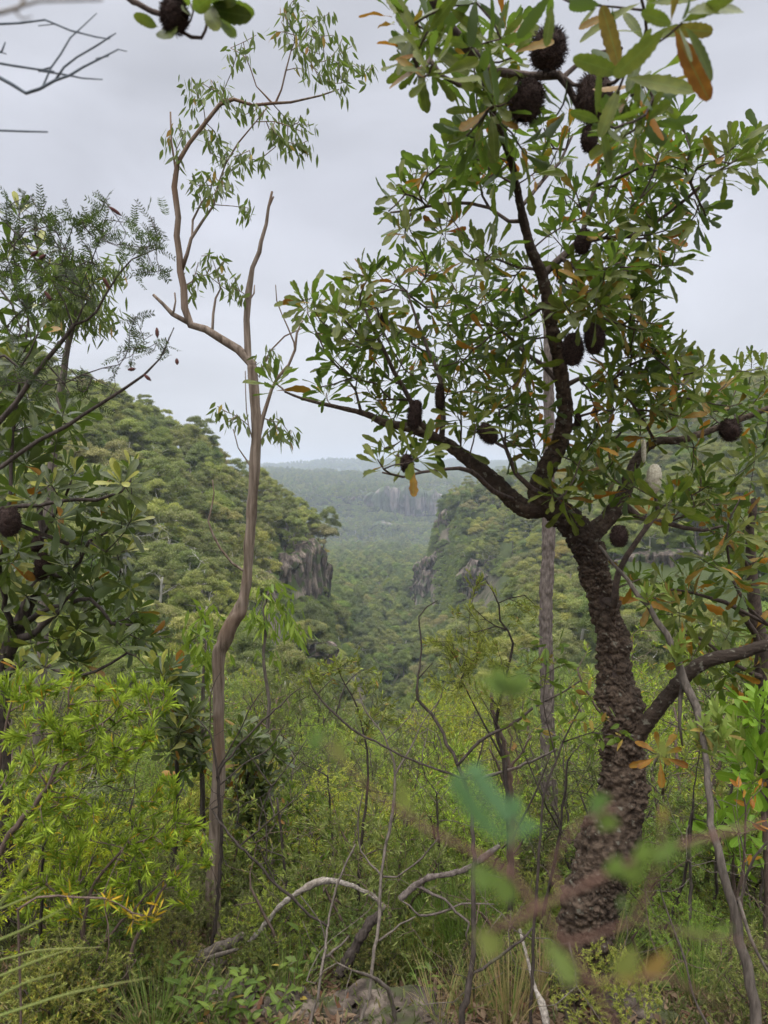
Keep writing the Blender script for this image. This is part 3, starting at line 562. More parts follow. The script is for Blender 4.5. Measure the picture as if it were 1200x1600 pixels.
for q in big:
    kd = protos[kind[q]]['kind']
    gp = 740 + F * (EYE - z[q] - 5 * sc[q]) / y[q]
    rg = ['far behind the feathery wattle', 'left of the slender trunk', 'behind the slender trunk', 'under the left cliff', 'in the gorge gap', 'under the right rock faces', 'behind the old banksia', 'right of the old banksia'][int(np.searchsorted([110, 290, 410, 530, 690, 850, 1000], px[q]))]
    rg += ['', ', high up near the skyline', ', upper canopy', ', middle canopy', ', low canopy', ', nearest and lowest'][1 + int(np.searchsorted([720, 840, 950, 1040], gp))]
    if sc[q] > 1.02: rg = rg + ', large'
    elif sc[q] < .8 and y[q] > 90: rg = rg + ', small'
    a, b_, c_ = LAB[kd]; put_tree(kind[q], (x[q], y[q], z[q] - .2), sc[q], rng.uniform(0, 6.28), a.format(rg), b_, c_.format(rg), (rng.normal() * .05, rng.normal() * .05))
# the pale dead or bare trunks that stand out, one by one
for (a, b2, d, s, lab) in [(257, 800, 112, .95, 'bleached forked dead tree standing in the left hillside canopy'), (245, 700, 140, .95, 'pale bare tree high on the left hillside under the skyline'),
        (240, 890, 92, .75, 'leaning pale dead tree low on the left hillside'), (122, 950, 90, .8, 'pale dead tree behind the glossy leaved bush on the left'),
        (492, 1035, 100, .45, 'short white dead trunk on the slope under the left cliff'), (300, 960, 82, .8, 'bare grey limbed tree beside the slender gum trunk')]:
    yy = d; xx = (a - 600) / F * yy; put_tree(DI[rng.integers(len(DI))], (xx, yy, float(H(xx, yy)) + (1.5 if s > .5 else 0)), s, rng.uniform(0, 6), lab, 'dead tree', None, (rng.normal() * .1, rng.normal() * .15))
# crest trees that draw the skyline over the left cliff
for k, (a, py, d, s) in enumerate([(505, 862, 190, .95), (478, 850, 186, 1.0), (452, 838, 182, 1.0), (425, 815, 186, .95)]):
    loc = P(a, py, d); put_tree(GI[k], loc, s, rng.uniform(0, 6), ['flat topped gum tree leaning out over the cliff tip', 'spreading gum tree on the cliff top beside the tip', 'gum tree on the cliff top behind the rock face', 'gum tree on the cliff crest beside the slender trunk'][k], 'tree', None, (0, [.28, .1, .05, 0][k]))
# the rest of the forest is beyond counting
pm = bpy.data.meshes.new('forest'); V = np.concatenate([np.stack([x[rest], y[rest], z[rest] - .3], -1), np.stack([sx, sy, sz_ - 1.2 * scell / 3], -1)]).astype(np.float32); pm.vertices.add(len(V)); pm.vertices.foreach_set('co', V.ravel())
usable = [k for k in range(len(protos)) if 'both' in protos[k]]; remap = {k: i for i, k in enumerate(usable)}
a = pm.attributes.new('pick', 'INT', 'POINT'); a.data.foreach_set('value', np.concatenate([[remap.get(k, 0) for k in kind[rest]], [remap[SI[int(k)]] for k in rng.integers(0, len(SI), len(sx))]]).astype(np.int32))
a = pm.attributes.new('size', 'FLOAT', 'POINT'); a.data.foreach_set('value', np.concatenate([sc[rest], scell * rng.uniform(.22, .36, len(sx))]).astype(np.float32))
a = pm.attributes.new('turn', 'FLOAT', 'POINT'); a.data.foreach_set('value', rng.uniform(0, 6.28, len(V)).astype(np.float32))
fo = bpy.data.objects.new('forest', pm); col.objects.link(fo); tag(fo, 'hazy forest filling the valley floor and the slopes beyond', None, None, 'stuff')
pc = bpy.data.collections.new('canopy_kinds')
for i, k in enumerate(usable):
    o = bpy.data.objects.new('canopy_kind_%02d' % i, protos[k]['both']); pc.objects.link(o)
gn = bpy.data.node_groups.new('forest', 'GeometryNodeTree'); gn.interface.new_socket('Geometry', in_out='INPUT', socket_type='NodeSocketGeometry'); gn.interface.new_socket('Geometry', in_out='OUTPUT', socket_type='NodeSocketGeometry')
N = gn.nodes.new; L = gn.links.new; gi = N('NodeGroupInput'); go = N('NodeGroupOutput'); ip = N('GeometryNodeInstanceOnPoints'); ci = N('GeometryNodeCollectionInfo')
ci.inputs[0].default_value = pc; ci.inputs['Separate Children'].default_value = True; ci.inputs['Reset Children'].default_value = True
def attr(nm, ty): q = N('GeometryNodeInputNamedAttribute'); q.data_type = ty; q.inputs[0].default_value = nm; return q.outputs[0]
ip.inputs['Pick Instance'].default_value = True; L(gi.outputs[0], ip.inputs['Points']); L(ci.outputs[0], ip.inputs['Instance']); L(attr('pick', 'INT'), ip.inputs['Instance Index']); L(attr('size', 'FLOAT'), ip.inputs['Scale'])
cx = N('ShaderNodeCombineXYZ'); L(attr('turn', 'FLOAT'), cx.inputs[2]); L(cx.outputs[0], ip.inputs['Rotation']); L(ip.outputs[0], go.inputs[0])
fo.modifiers.new('forest', 'NODES').node_group = gn
print('trees', len(big), len(rest))
# ---------------------------------------------------------------- foreground: traced limbs (px, py, distance, width in px)
def PT(lst, d=None):
    """[(px, py, d, w)] or, with d given, [(px, py, w)] -> points, radii"""
    a = np.array([(q[0], q[1], d, q[2]) if len(q) == 3 else q for q in lst], float)
    p = Pv(a[:, 0], a[:, 1], a[:, 2]); return p, a[:, 3] * a[:, 2] / F / 2
def parse(s):
    return np.array([[float(c) for c in q.split(',')] for q in s.split()])
def tip_depth(tips, S, jit=.3, off=0.0):
    """depth of traced shoots: that of the nearest traced limb seen from the eye, give or take"""
    n = np.array(S.p); u = n[:, 0] / n[:, 1]; v = (n[:, 2] - EYE) / n[:, 1]; q = Pv(tips[:, 0], tips[:, 1], 1.0); qu = q[:, 0]; qv = q[:, 2] - EYE
    d = np.hypot(qu[:, None] - u[None], qv[:, None] - v[None]); k = np.argmin(d, 1); return n[k, 1] + rng.uniform(-jit, jit, len(tips)) + off
def seed_cone(parent, px, py, d, wpx, hpx, tilt=0.0, mat='cone', hairy=True, name='seed_cone', label=None):
    c = P(px, py, d); r = wpx * d / F / 2; h = hpx * d / F / 2; bf = Buf(); n, s = 18, 20
    t = np.linspace(0, 1, n)[:, None]; a = (np.arange(s) / s * 2 * math.pi)[None]
    prof = np.sin(np.clip(t, .012, .988) * math.pi) ** .42 * r; zz = (t - .5) * 2 * h + 0 * a
    q = np.stack([np.cos(a) * prof, np.sin(a) * prof, zz], -1); d1, d2, idn = cells(q / (r * .3)); q = q * (1 + ((idn - .5) * .22 - np.clip(.3 - (d2 - d1), 0, 1) * .25)[..., None] * np.array((1, 1, .2)))
    ct, st = math.cos(tilt), math.sin(tilt); Rm = np.array([[ct, 0, st], [0, 1, 0], [-st, 0, ct]])
    i = np.arange(n - 1)[:, None] * s; j = np.arange(s)[None]; bf.add(q.reshape(-1, 3) @ Rm.T + c, np.stack([i + j, i + (j + 1) % s, i + s + (j + 1) % s, i + s + j], -1))
    if hairy:
        m = 1600; th = rng.uniform(0, 6.28, m); tt = rng.uniform(.03, .97, m); pr = np.sin(tt * math.pi) ** .42 * r
        pos = np.stack([np.cos(th) * pr * .9, np.sin(th) * pr * .9, (tt - .5) * 2 * h], -1); dr = unit(np.stack([np.cos(th), np.sin(th), (tt - .5) * 1.2 + .1], -1) + rng.normal(size=(m, 3)) * .45)
        leaves(bf, T_FLAT, pos @ Rm.T + c, dr @ Rm.T, rng.normal(size=(m, 3)), rng.uniform(.15, .42, m) * r, .0014, .5, 0, .3)
    o = bf.build(name, M[mat], parent)
    if label: o['label'] = label
    return o

# ================= the old banksia
def build_banksia():
    base = P(905, 1600, 2.42); base[2] = float(H(base[0], base[1])); T = thing('banksia_tree', 'gnarled old banksia with knobbly dark trunk, serrated leaf rosettes and hairy seed cones', 'tree', base)
    S = Skel()
    trunk = [(893, 1640, 2.40, 78), (897, 1580, 2.44, 76), (905, 1500, 2.47, 78), (927, 1400, 2.5, 90), (948, 1330, 2.53, 104), (968, 1260, 2.56, 80), (975, 1180, 2.6, 68), (971, 1120, 2.63, 62), (963, 1060, 2.66, 54), (957, 1000, 2.68, 54), (942, 935, 2.7, 46), (928, 890, 2.7, 43), (913, 845, 2.7, 48), (888, 812, 2.7, 42), (862, 787, 2.7, 42)]
    left = [(862, 787, 2.7, 36), (825, 795, 2.72, 27), (800, 780, 2.74, 25), (770, 750, 2.76, 23), (740, 725, 2.78, 20), (700, 695, 2.8, 17), (650, 672, 2.82, 14), (600, 660, 2.84, 11), (575, 648, 2.86, 9), (545, 640, 2.88, 7), (500, 630, 2.9, 5), (470, 622, 2.9, 4), (445, 612, 2.9, 3)]
    up = [(862, 787, 2.7, 40), (842, 768, 2.7, 31), (855, 730, 2.68, 27), (875, 690, 2.66, 25), (883, 640, 2.62, 22), (877, 590, 2.58, 20), (870, 545, 2.54, 19), (865, 525, 2.52, 19), (855, 465, 2.47, 17), (845, 425, 2.44, 16), (830, 390, 2.4, 14), (817, 340, 2.36, 12), (807, 290, 2.3, 10), (798, 250, 2.22, 10), (785, 215, 2.12, 10), (765, 160, 2.0, 11), (757, 108, 1.92, 15)]
    over = [(757, 108, 1.92, 16), (740, 85, 1.88, 16), (700, 38, 1.82, 17), (680, 0, 1.78, 17), (665, -50, 1.74, 14), (660, -120, 1.7, 10)]
    overr = [(757, 108, 1.92, 15), (780, 109, 1.9, 13), (825, 118, 1.88, 13), (873, 120, 1.85, 13), (888, 138, 1.85, 11), (902, 168, 1.85, 9), (915, 190, 1.85, 7), (945, 200, 1.8, 5)]
    overr2 = [(880, 122, 1.85, 9), (895, 133, 1.83, 6), (925, 136, 1.78, 6), (960, 128, 1.72, 6), (985, 105, 1.65, 5)]
    overr3 = [(880, 120, 1.85, 8), (905, 100, 1.85, 7), (930, 84, 1.85, 7), (972, 76, 1.85, 6)]
    overl = [(690, 28, 1.8, 8), (675, 45, 1.78, 9), (678, 70, 1.76, 8), (672, 95, 1.74, 8), (690, 118, 1.72, 6), (720, 133, 1.7, 6)]
    right = [(913, 845, 2.7, 34), (940, 820, 2.74, 24), (958, 800, 2.76, 24), (972, 780, 2.78, 22), (985, 742, 2.82, 17), (997, 715, 2.86, 14), (1025, 690, 2.9, 12), (1060, 688, 2.94, 11), (1095, 678, 2.98, 10), (1130, 665, 3.02, 9), (1170, 650, 3.06, 8), (1215, 632, 3.1, 7)]
    r2 = [(975, 790, 2.78, 14), (1000, 808, 2.78, 11), (1040, 817, 2.8, 9), (1070, 825, 2.8, 8), (1100, 828, 2.8, 6), (1130, 822, 2.8, 4)]
    r3 = [(960, 945, 2.6, 12), (967, 895, 2.58, 11), (980, 868, 2.56, 10), (1005, 830, 2.54, 9), (1028, 800, 2.52, 8), (1026, 778, 2.52, 4)]
    l2 = [(800, 780, 2.7, 9), (770, 768, 2.6, 8), (735, 735, 2.5, 8), (700, 732, 2.4, 6), (660, 738, 2.35, 5), (630, 745, 2.3, 4), (598, 738, 2.3, 3)]
    l3 = [(690, 690, 2.8, 10), (655, 660, 2.75, 9), (640, 625, 2.7, 8), (615, 580, 2.66, 7), (600, 545, 2.62, 6), (580, 510, 2.6, 5), (565, 470, 2.6, 4)]
    l4 = [(690, 690, 2.8, 11), (692, 655, 2.84, 9), (690, 600, 2.88, 8), (670, 550, 2.92, 6), (655, 510, 2.94, 5), (645, 480, 2.96, 4), (636, 455, 2.98, 4), (612, 452, 2.98, 3)]
    l5 = [(565, 645, 2.86, 6), (555, 610, 2.84, 4), (535, 580, 2.82, 4), (510, 555, 2.8, 3), (495, 520, 2.8, 3), (480, 488, 2.8, 2)]
    u1 = [(820, 345, 2.36, 7), (795, 345, 2.4, 6), (765, 325, 2.45, 5), (735, 318, 2.5, 5), (690, 318, 2.55, 5), (645, 328, 2.6, 4), (610, 332, 2.62, 3)]
    u2 = [(812, 325, 2.34, 7), (835, 300, 2.4, 6), (858, 270, 2.45, 6), (875, 255, 2.5, 5), (895, 210, 2.55, 4)]
    u3 = [(848, 430, 2.45, 12), (870, 408, 2.5, 12), (900, 380, 2.55, 9), (915, 350, 2.6, 8), (925, 310, 2.62, 8), (935, 270, 2.65, 6), (935, 225, 2.68, 4)]
    u4 = [(905, 378, 2.55, 7), (945, 372, 2.55, 6), (985, 370, 2.5, 6), (1020, 350, 2.48, 6), (1050, 328, 2.46, 5), (1085, 300, 2.44, 5), (1110, 275, 2.42, 4), (1150, 250, 2.4, 3)]
    u5 = [(928, 290, 2.64, 5), (960, 280, 2.6, 5), (1000, 262, 2.55, 4), (1035, 255, 2.5, 3)]
    u6 = [(868, 590, 2.58, 8), (850, 572, 2.62, 8), (820, 550, 2.7, 6), (795, 525, 2.75, 5), (770, 508, 2.8, 4), (735, 508, 2.85, 3), (700, 508, 2.9, 3)]
    u7 = [(883, 605, 2.6, 10), (905, 592, 2.65, 7), (945, 595, 2.7, 5), (975, 615, 2.75, 5), (995, 640, 2.8, 4), (1025, 690, 2.88, 4)]
    u8 = [(950, 600, 2.7, 5), (985, 570, 2.65, 4), (1020, 555, 2.6, 4)]
    low = [(985, 1165, 2.58, 28), (1010, 1130, 2.56, 22), (1040, 1092, 2.54, 21), (1080, 1048, 2.5, 19), (1115, 1030, 2.48, 19), (1165, 1018, 2.46, 17), (1225, 998, 2.44, 15)]
    m1 = [(858, 780, 2.68, 10), (830, 762, 2.6, 9), (806, 740, 2.6, 8), (790, 700, 2.6, 6), (775, 690, 2.6, 5)]
    m2 = [(885, 668, 2.64, 8), (900, 662, 2.6, 6), (906, 650, 2.58, 5), (940, 640, 2.56, 3)]
    for k, l in enumerate([trunk, left, up, over, overr, overr2, overr3, overl, right, r2, r3, l2, l3, l4, l5, u1, u2, u3, u4, u5, u6, u7, u8, low, m1, m2]):
        p, r = PT(l); S.limb(p, r, .05 if k else .05, parent=(None if k else -1), wob=.002, core=(l in (trunk, left, up, right, low)))
    t1 = parse('''645,80 667,48 690,82 740,62 785,60 800,50 760,98 800,90 740,102 640,60 675,100 655,110 610,10 745,160 760,178 745,212 772,192 722,232 752,252 780,240 800,208 820,240 850,232 870,236 855,266 838,268 668,262
645,272 625,292 690,256 750,286 780,272 705,270 735,270 700,245 735,215 795,160 770,150 870,180 850,200 890,200
607,330 632,336 668,316 655,302 640,292 630,356 633,368 700,346 706,342 742,382 775,386 760,402 770,422 722,392 692,422 638,412 652,416 664,402 612,422 586,422 575,434 560,428 615,452 640,462
665,432 672,442 706,442 760,456 770,472 790,472 697,506 705,500 690,502 835,472 815,452 810,502 765,502 560,472 572,502 590,482 610,502 630,512 560,522 640,522 700,532 745,420 800,440 790,410 820,415 720,470 740,490
880,300 895,330 885,350 865,370 900,300 930,240 950,250 975,270 1000,240 1030,240 1060,232 1080,236 1040,262 1070,266 1090,262 1010,185 1050,190 1060,176 1020,152 1000,212 985,236 960,232 990,190 970,215
1060,300 1085,312 1100,330 1080,345 1100,345 1040,285 985,315 1000,310 1030,340 960,290 945,320 950,350 980,345 1010,372 1040,360 900,375 885,400 870,440 900,420 925,400 940,420 960,400 940,385
960,440 985,420 1010,410 1030,395 1055,385 1050,415 1030,430 1010,440 985,450 960,460 935,450 900,450 880,470 905,480 930,480 950,480 980,470 1000,480 960,500 985,500 935,495 900,500 1140,255 1150,228 1175,250 1165,225 1185,240 1190,215
1130,265 480,480 470,470 490,465 500,500 505,520 545,455 525,480 535,520 550,530 565,545 530,545 545,560 520,560 560,580 580,560 600,570 500,605 510,615 590,530 620,530 605,500 650,540 645,560 630,560 680,480 690,560
700,575 720,560 740,545 720,530 705,600 725,610 665,600 650,590 620,600 605,590 590,600 570,600 550,590 600,640 620,645 610,655 590,625 640,700 620,710 590,718 625,690 600,700 660,712 670,690 720,640 740,640 745,660
735,620 760,600 780,590 760,620 790,610 800,630 780,640 810,640 830,620 830,600 820,580 800,570 770,560 750,560 770,540 790,550 730,590 745,580 810,660 830,660 790,670 830,690 815,700 840,720 755,690 770,720 740,690 720,690
750,480 760,520 780,520 800,540 820,500 830,530 800,480 700,660 715,650 905,560 940,560 950,545 975,530 960,560 985,545 1000,560 925,590 950,580 980,600 1000,590 1020,570 1040,560 1025,535 1040,540 1060,560 1065,580 1050,600
1030,610 1010,610 1030,640 1010,650 990,640 960,640 980,660 1000,680 940,620 920,610 965,620 935,660 950,680 925,690 950,700 1055,560 1070,555 1015,545 1005,530 1050,580 1075,600 1060,620 1045,640 1060,650
1100,570 1120,595 1135,600 1150,580 1175,560 1190,575 1195,600 1170,600 1150,610 1110,620 1090,640 1110,650 1140,640 1160,630 1185,620 1180,650 1200,660 1075,690 1090,700 1150,700 1180,700 1195,690
1055,770 1075,760 1095,745 1105,760 1040,745 1080,735 1110,780 1085,790 1060,800 1040,790 1005,770 990,760 975,770 960,750 940,740 930,720 915,740 900,760 920,770 940,770 895,720 1010,800 1120,800 1135,780
925,690 960,720 910,700 885,770 870,780 890,800 860,760''')
    CN = np.array([(857, 78), (822, 157), (929, 155), (921, 217), (911, 378), (895, 546), (929, 527), (648, 648), (687, 622), (762, 678), (636, 724), (903, 650), (967, 838), (1140, 672), (1022, 748), (1006, 705)])
    t1 = t1[np.min(np.hypot(t1[:, None, 0] - CN[None, :, 0], (t1[:, None, 1] - CN[None, :, 1] - 12) * .8), 1) > 26]
    d = tip_depth(t1, S, .28); tips = Pv(t1[:, 0], t1[:, 1], d); ax = S.tips(tips, .0022, .05, .16, arch=.25, maxr=.05)
    fo = Buf(); whorls(fo, T_BANKS, tips, ax, (7, 13), (.068, .108), (.21, .27), 15, 88, age_p=.07, curl=(-.3, .12), up=.45)
    # fill-in shoots where the crown is thick
    ex = []
    for (cx_, cy_, rx, ry, n_) in [(750, 240, 60, 50, 12), (1000, 230, 80, 50, 14), (990, 560, 80, 60, 26), (950, 440, 70, 50, 14), (600, 500, 70, 50, 12), (1020, 620, 70, 40, 14), (790, 640, 60, 40, 8), (1080, 775, 60, 30, 8), (700, 520, 90, 60, 10), (930, 380, 60, 50, 8), (1000, 300, 60, 40, 6), (720, 420, 90, 60, 6)]:
        a = rng.uniform(0, 6.28, n_); q = np.sqrt(rng.random(n_)); ex.append(np.stack([cx_ + np.cos(a) * q * rx, cy_ + np.sin(a) * q * ry], -1))
    ex = np.concatenate(ex); ex = ex[rng.random(len(ex)) < .6]; ex = ex[np.min(np.hypot(ex[:, None, 0] - CN[None, :, 0], ex[:, None, 1] - CN[None, :, 1] - 15), 1) > 40]; d = tip_depth(ex, S, .35); tips = Pv(ex[:, 0], ex[:, 1], d); ax = S.tips(tips, .002, .05, .16, arch=.25, maxr=.04)
    whorls(fo, T_BANKS, tips, ax, (6, 12), (.065, .1), (.21, .27), 20, 95, age_p=.07, curl=(-.3, .12), up=.4)
    # old leaves turning orange near branch forks
    t3 = parse('1030,1178 1000,905 1020,690 880,445 905,455 940,480 1100,600 985,620 960,610 860,640'); d = tip_depth(t3, S, .15); d[0] = 2.35; tips = Pv(t3[:, 0], t3[:, 1], d); ax = S.tips(tips, .002, .05, .1, maxr=.2)
    whorls(fo, T_BANKS, tips, ax, (6, 9), (.075, .11), (.2, .27), 30, 110, age_p=.6, up=.1)
    # big leaves of the limb that hangs towards the eye
    t4 = np.array([(1066, 36, 1.2), (980, 106, 1.35), (950, 195, 1.45), (925, 8, 1.45), (862, -10, 1.5), (668, 50, 1.55), (783, 62, 1.6), (1010, 45, 1.5), (700, 10, 1.6), (745, 5, 1.6), (1000, -10, 1.4), (640, 30, 1.6), (985, 150, 1.6), (1020, 200, 1.7), (655, 75, 1.6), (735, 75, 1.7)])
    tips = Pv(t4[:, 0], t4[:, 1], t4[:, 2]); ax = S.tips(tips, .0025, .05, .12, arch=.1, maxr=.03)
    whorls(fo, T_BANKB, tips, ax, (5, 8), (.07, .108), (.22, .27), 25, 100, age_p=.08, up=.0, tilt=.5, curl=(-.15, .1))
    # hanging single leaves against the sky
    e = Pv([1068, 1068, 955, 862], [38, 22, 22, 5], [1.15, 1.15, 1.4, 1.3]); f_ = Pv([1120, 1165, 905, 855], [122, 5, 42, 70], [1.2, 1.2, 1.4, 1.3]); v_ = f_ - e; l_ = np.linalg.norm(v_, axis=1)
    leaves(fo, T_BANKB, e, v_, np.array([(.3, -1, .2), (0, -.9, .5), (0, -1, .3), (.2, -1, .1)]), l_, l_ * .27, [.2, .3, .5, .3], [0, 0, .7, 0], -.08)
    fo.build('foliage', M['bank'], T)
    wood = Buf(); thick = Buf()
    def knob(V, r, D):
        d1, d2, idn = cells(V * np.array((62, 62, 92)) + fbm(V * 9, 2)[..., None] * 1.1); e_ = np.clip((d2 - d1) * 3.2, 0, 1); f2 = fbm(V * 14, 3)
        k = np.clip((r - .02) / .05, 0, 1); zn = np.clip(.75 + .7 * vnoise(V * 6.5, 61), .15, 1.5); b1, b2, bid = cells(V * np.array((17, 17, 24)) + 5); return (e_ * .0075 + (idn - .5) * .0075 - .006) * (.5 + k) * zn + (np.clip((b2 - b1) * 2.5, 0, 1) - .6) * .012 * k + f2 * .014 * k + fbm(V * 5, 2, 3) * .02 * k
    for l, st in ((trunk, .006),):
        p, r = PT(l); q, rr = smooth_path(p, r, .004); tube(thick, q, rr * .97, 170, 0, knob)
    thick.build('trunk', M['bankbark'], T)
    def ring(V, r, D):
        d1, d2, idn = cells(V * np.array((80, 80, 110))); return r * .1 * fbm(V * np.array((18, 18, 60)), 3) + np.clip((d2 - d1) * 3, 0, 1) * r * .12 + (idn - .5) * r * .1
    lb = Buf()
    for l in (left, up, right, low):
        p, r = PT(l); q, rr = smooth_path(p, r, .006); tube(lb, q, rr * 1.02, 48, 0, ring)
    lb.build('limb', M['bankbark'], T)
    # the traced trunk itself is skinned separately
    S.build(wood, 0, k=2.3); wood.build('branches', M['banklimb'], T)
    for c in [(857, 78, 1.84, 52, 60, .1), (822, 157, 1.86, 52, 62, .25), (929, 155, 1.82, 54, 74, -.1), (921, 217, 2.0, 24, 40, 0), (911, 378, 2.55, 24, 38, .2), (895, 546, 2.5, 32, 50, 0), (929, 527, 2.5, 31, 52, .05), (648, 648, 2.74, 22, 46, .15), (687, 622, 2.82, 14, 46, 0), (762, 678, 2.58, 24, 36, -.8), (636, 724, 2.32, 20, 28, 0), (903, 656, 2.57, 10, 20, 0), (967, 838, 2.6, 26, 34, 0), (1140, 672, 2.9, 34, 30, 1.2), (600, 500, 2.6, 12, 24, 0)]:
        seed_cone(T, c[0], c[1], c[2] - (.12 if c[2] > 2.1 else .05), *c[3:])
    seed_cone(T, 1022, 748, 2.5, 24, 46, 0, 'spike', False, 'flower_spike', 'pale grey flower spike standing upright'); seed_cone(T, 1006, 705, 2.6, 8, 36, 0, 'spike', False, 'flower_spike', 'slender young flower spike')
    st = Buf(); p, r = PT([(1027, 800, 2.52, 5), (1025, 785, 2.5, 5), (1023, 768, 2.5, 5)]); tube(st, p, r, 6); st.build('spike_stalk', M['darkbark'], T)
    return T
build_banksia()

# ================= small builders 
def leafy(name, label, cat, limbs, tips, T, leafm, bark, base=None, group=None, mode='whorl', tipkw={}, rt=.0018, parts=None, **kw):
    """a tree or shrub: traced limbs in, shoots grown to the tips, leaves of one kind on them"""
    S = Skel()
    for k, l in enumerate(limbs):
        p, r = PT(l)
        if k == 0:
            g0 = p[0].copy(); g0[2] = float(H(g0[0], g0[1])) - .1
            if p[0][2] > g0[2]: p = np.vstack([g0, p]); r = np.r_[r[0] * 1.08, r]
        sk = k == 0 and kw.get('skin') is not None
        S.limb(p, r, kw.get('step', .06), parent=(-1 if k == 0 else None), core=sk)
        if sk: skin_ = smooth_path(p, r, kw.get('sres', .012))
    if base is None: base = S.p[0]
    tips = np.asarray(tips, float)
    if len(tips) and tips.shape[1] == 2: tips = np.c_[tips, tip_depth(tips, S, kw.get('jit', .25), kw.get('off', 0))]
    root = thing(name, label, cat, base, group); fo = Buf(); wd = Buf()
    if len(tips):
        tp = Pv(tips[:, 0], tips[:, 1], tips[:, 2]); ax = S.tips(tp, rt, kw.get('step', .06), kw.get('wob', .15), arch=kw.get('arch', .2))
        if mode == 'whorl': whorls(fo, T, tp, ax, **tipkw)
        else: mode(fo, T, tp, ax, S, **tipkw)
    S.build(wd); wd.build('branches', M[bark], root)
    if kw.get('skin') is not None: sb = Buf(); tube(sb, skin_[0], skin_[1], 40, 0, kw['skin']); sb.build('trunk', M[bark], root)
    if fo.V: fo.build('foliage', M[leafm], root)
    return root, S
def hang(fo, T, tp, ax, S, n=9, r=.05, ln=(.06, .09), wd=.16, down=1.0, age_p=.04, tint=None):
    """drooping gum leaves round a shoot"""
    m = len(tp) * n; pos = np.repeat(tp, n, 0) + sph(m) * rng.uniform(.1, 1, (m, 1)) * r - np.repeat(ax, n, 0) * rng.uniform(0, r, (m, 1)); d = np.array((0, 0, -down)) + rng.normal(size=(m, 3)) * .42 + np.repeat(ax, n, 0) * .3
    leaves(fo, T, pos, d, rng.normal(size=(m, 3)), rng.uniform(*ln, m), rng.uniform(.7, 1.2, m) * wd * np.mean(ln), rng.random(m), np.where(rng.random(m) < age_p, .7, 0), rng.uniform(-.2, .2, m))
def frond(fo, T, tp, ax, S, n=11, ln=.055, leaf=.012, wd=.3, per=4):
    """feathery leaves: leaflets in two rows along a midrib"""
    for t, a in zip(tp, ax):
        for k in range(per):
            d = unit(a + rng.normal(size=3) * .55 + np.array((0, 0, .2))); s = unit(np.cross(d, rng.normal(size=3))); up_ = np.cross(s, d); L_ = ln * rng.uniform(.7, 1.3)
            b_ = t - a * rng.uniform(0, .08); f = (np.arange(n) + .5) / n; ce = b_ + d * (f * L_)[:, None] - up_ * (f ** 2 * L_ * .15)[:, None]
            for sg in (-1, 1):
                leaves(fo, T, ce, s * sg + d * .55 + rng.normal(size=(n, 3)) * .12, up_ + rng.normal(size=(n, 3)) * .3, leaf * (1 - .5 * np.abs(f - .45)), leaf * wd, rng.random(n), 0, -.1)
            leaves(fo, T_FLAT, b_[None], d[None], up_[None], L_, .0012, .2, 0, -.1)
def tuft(fo, T, tp, ax, S, n=22, ln=(.03, .05), wd=.12, seg=.07, spread=(20, 60), age_p=.1, newp=.5, sub=3):
    """leafy shoots: narrow leaves packed along the last few centimetres, pale at the tip"""
    for t, a in zip(tp, ax):
        for q in range(sub):
            a2 = unit(a + rng.normal(size=3) * (.5 if q else .15) + np.array((0, 0, .35))); t2 = t + (rng.normal(size=3) * seg * .45 if q else 0); f = np.arange(n) / n
            ref = unit(np.cross(a2, rng.normal(size=3))); r2 = np.cross(a2, ref); ph = np.arange(n) * 2.4; th = np.radians(rng.uniform(*spread, n)) * (1.15 - .6 * f)
            d = a2 * np.cos(th)[:, None] + (ref * np.cos(ph)[:, None] + r2 * np.sin(ph)[:, None]) * np.sin(th)[:, None]; pos = t2 - a2 * (seg * (1 - f))[:, None]
            age = np.where(rng.random(n) < age_p * (1.6 - f * 1.5), rng.uniform(.5, 1, n), 0); age = np.where((f > .6) & (rng.random(n) < newp), -rng.uniform(.3, 1, n), age)
            leaves(fo, T, pos, d, a2 + rng.normal(size=(n, 3)) * .3, rng.uniform(*ln, n), rng.uniform(.8, 1.2, n) * wd * np.mean(ln), np.clip(f * .65 + (rng.random(n) * .35 + rng.random() * .3) - .12, 0, 1), age, rng.uniform(-.3, .2, n))  # tint darkens down the shoot: older leaves, and shade inside the bush painted in

def furrow(V, r, D):
    kn = np.clip(cells(V * np.array((9, 9, 5)))[0], 0, .25); return r * (.14 * fbm(V * np.array((45, 45, 5)), 3) + .16 * fbm(V * 7, 3, 4)) + r * (.25 - kn) * .9
def rough(V, r, D):
    d1, d2, idn = cells(V * np.array((38, 38, 16))); return r * (np.clip((d2 - d1) * 2.5, 0, 1) * .16 + (idn - .5) * .14 + .12 * fbm(V * 8, 3, 4))
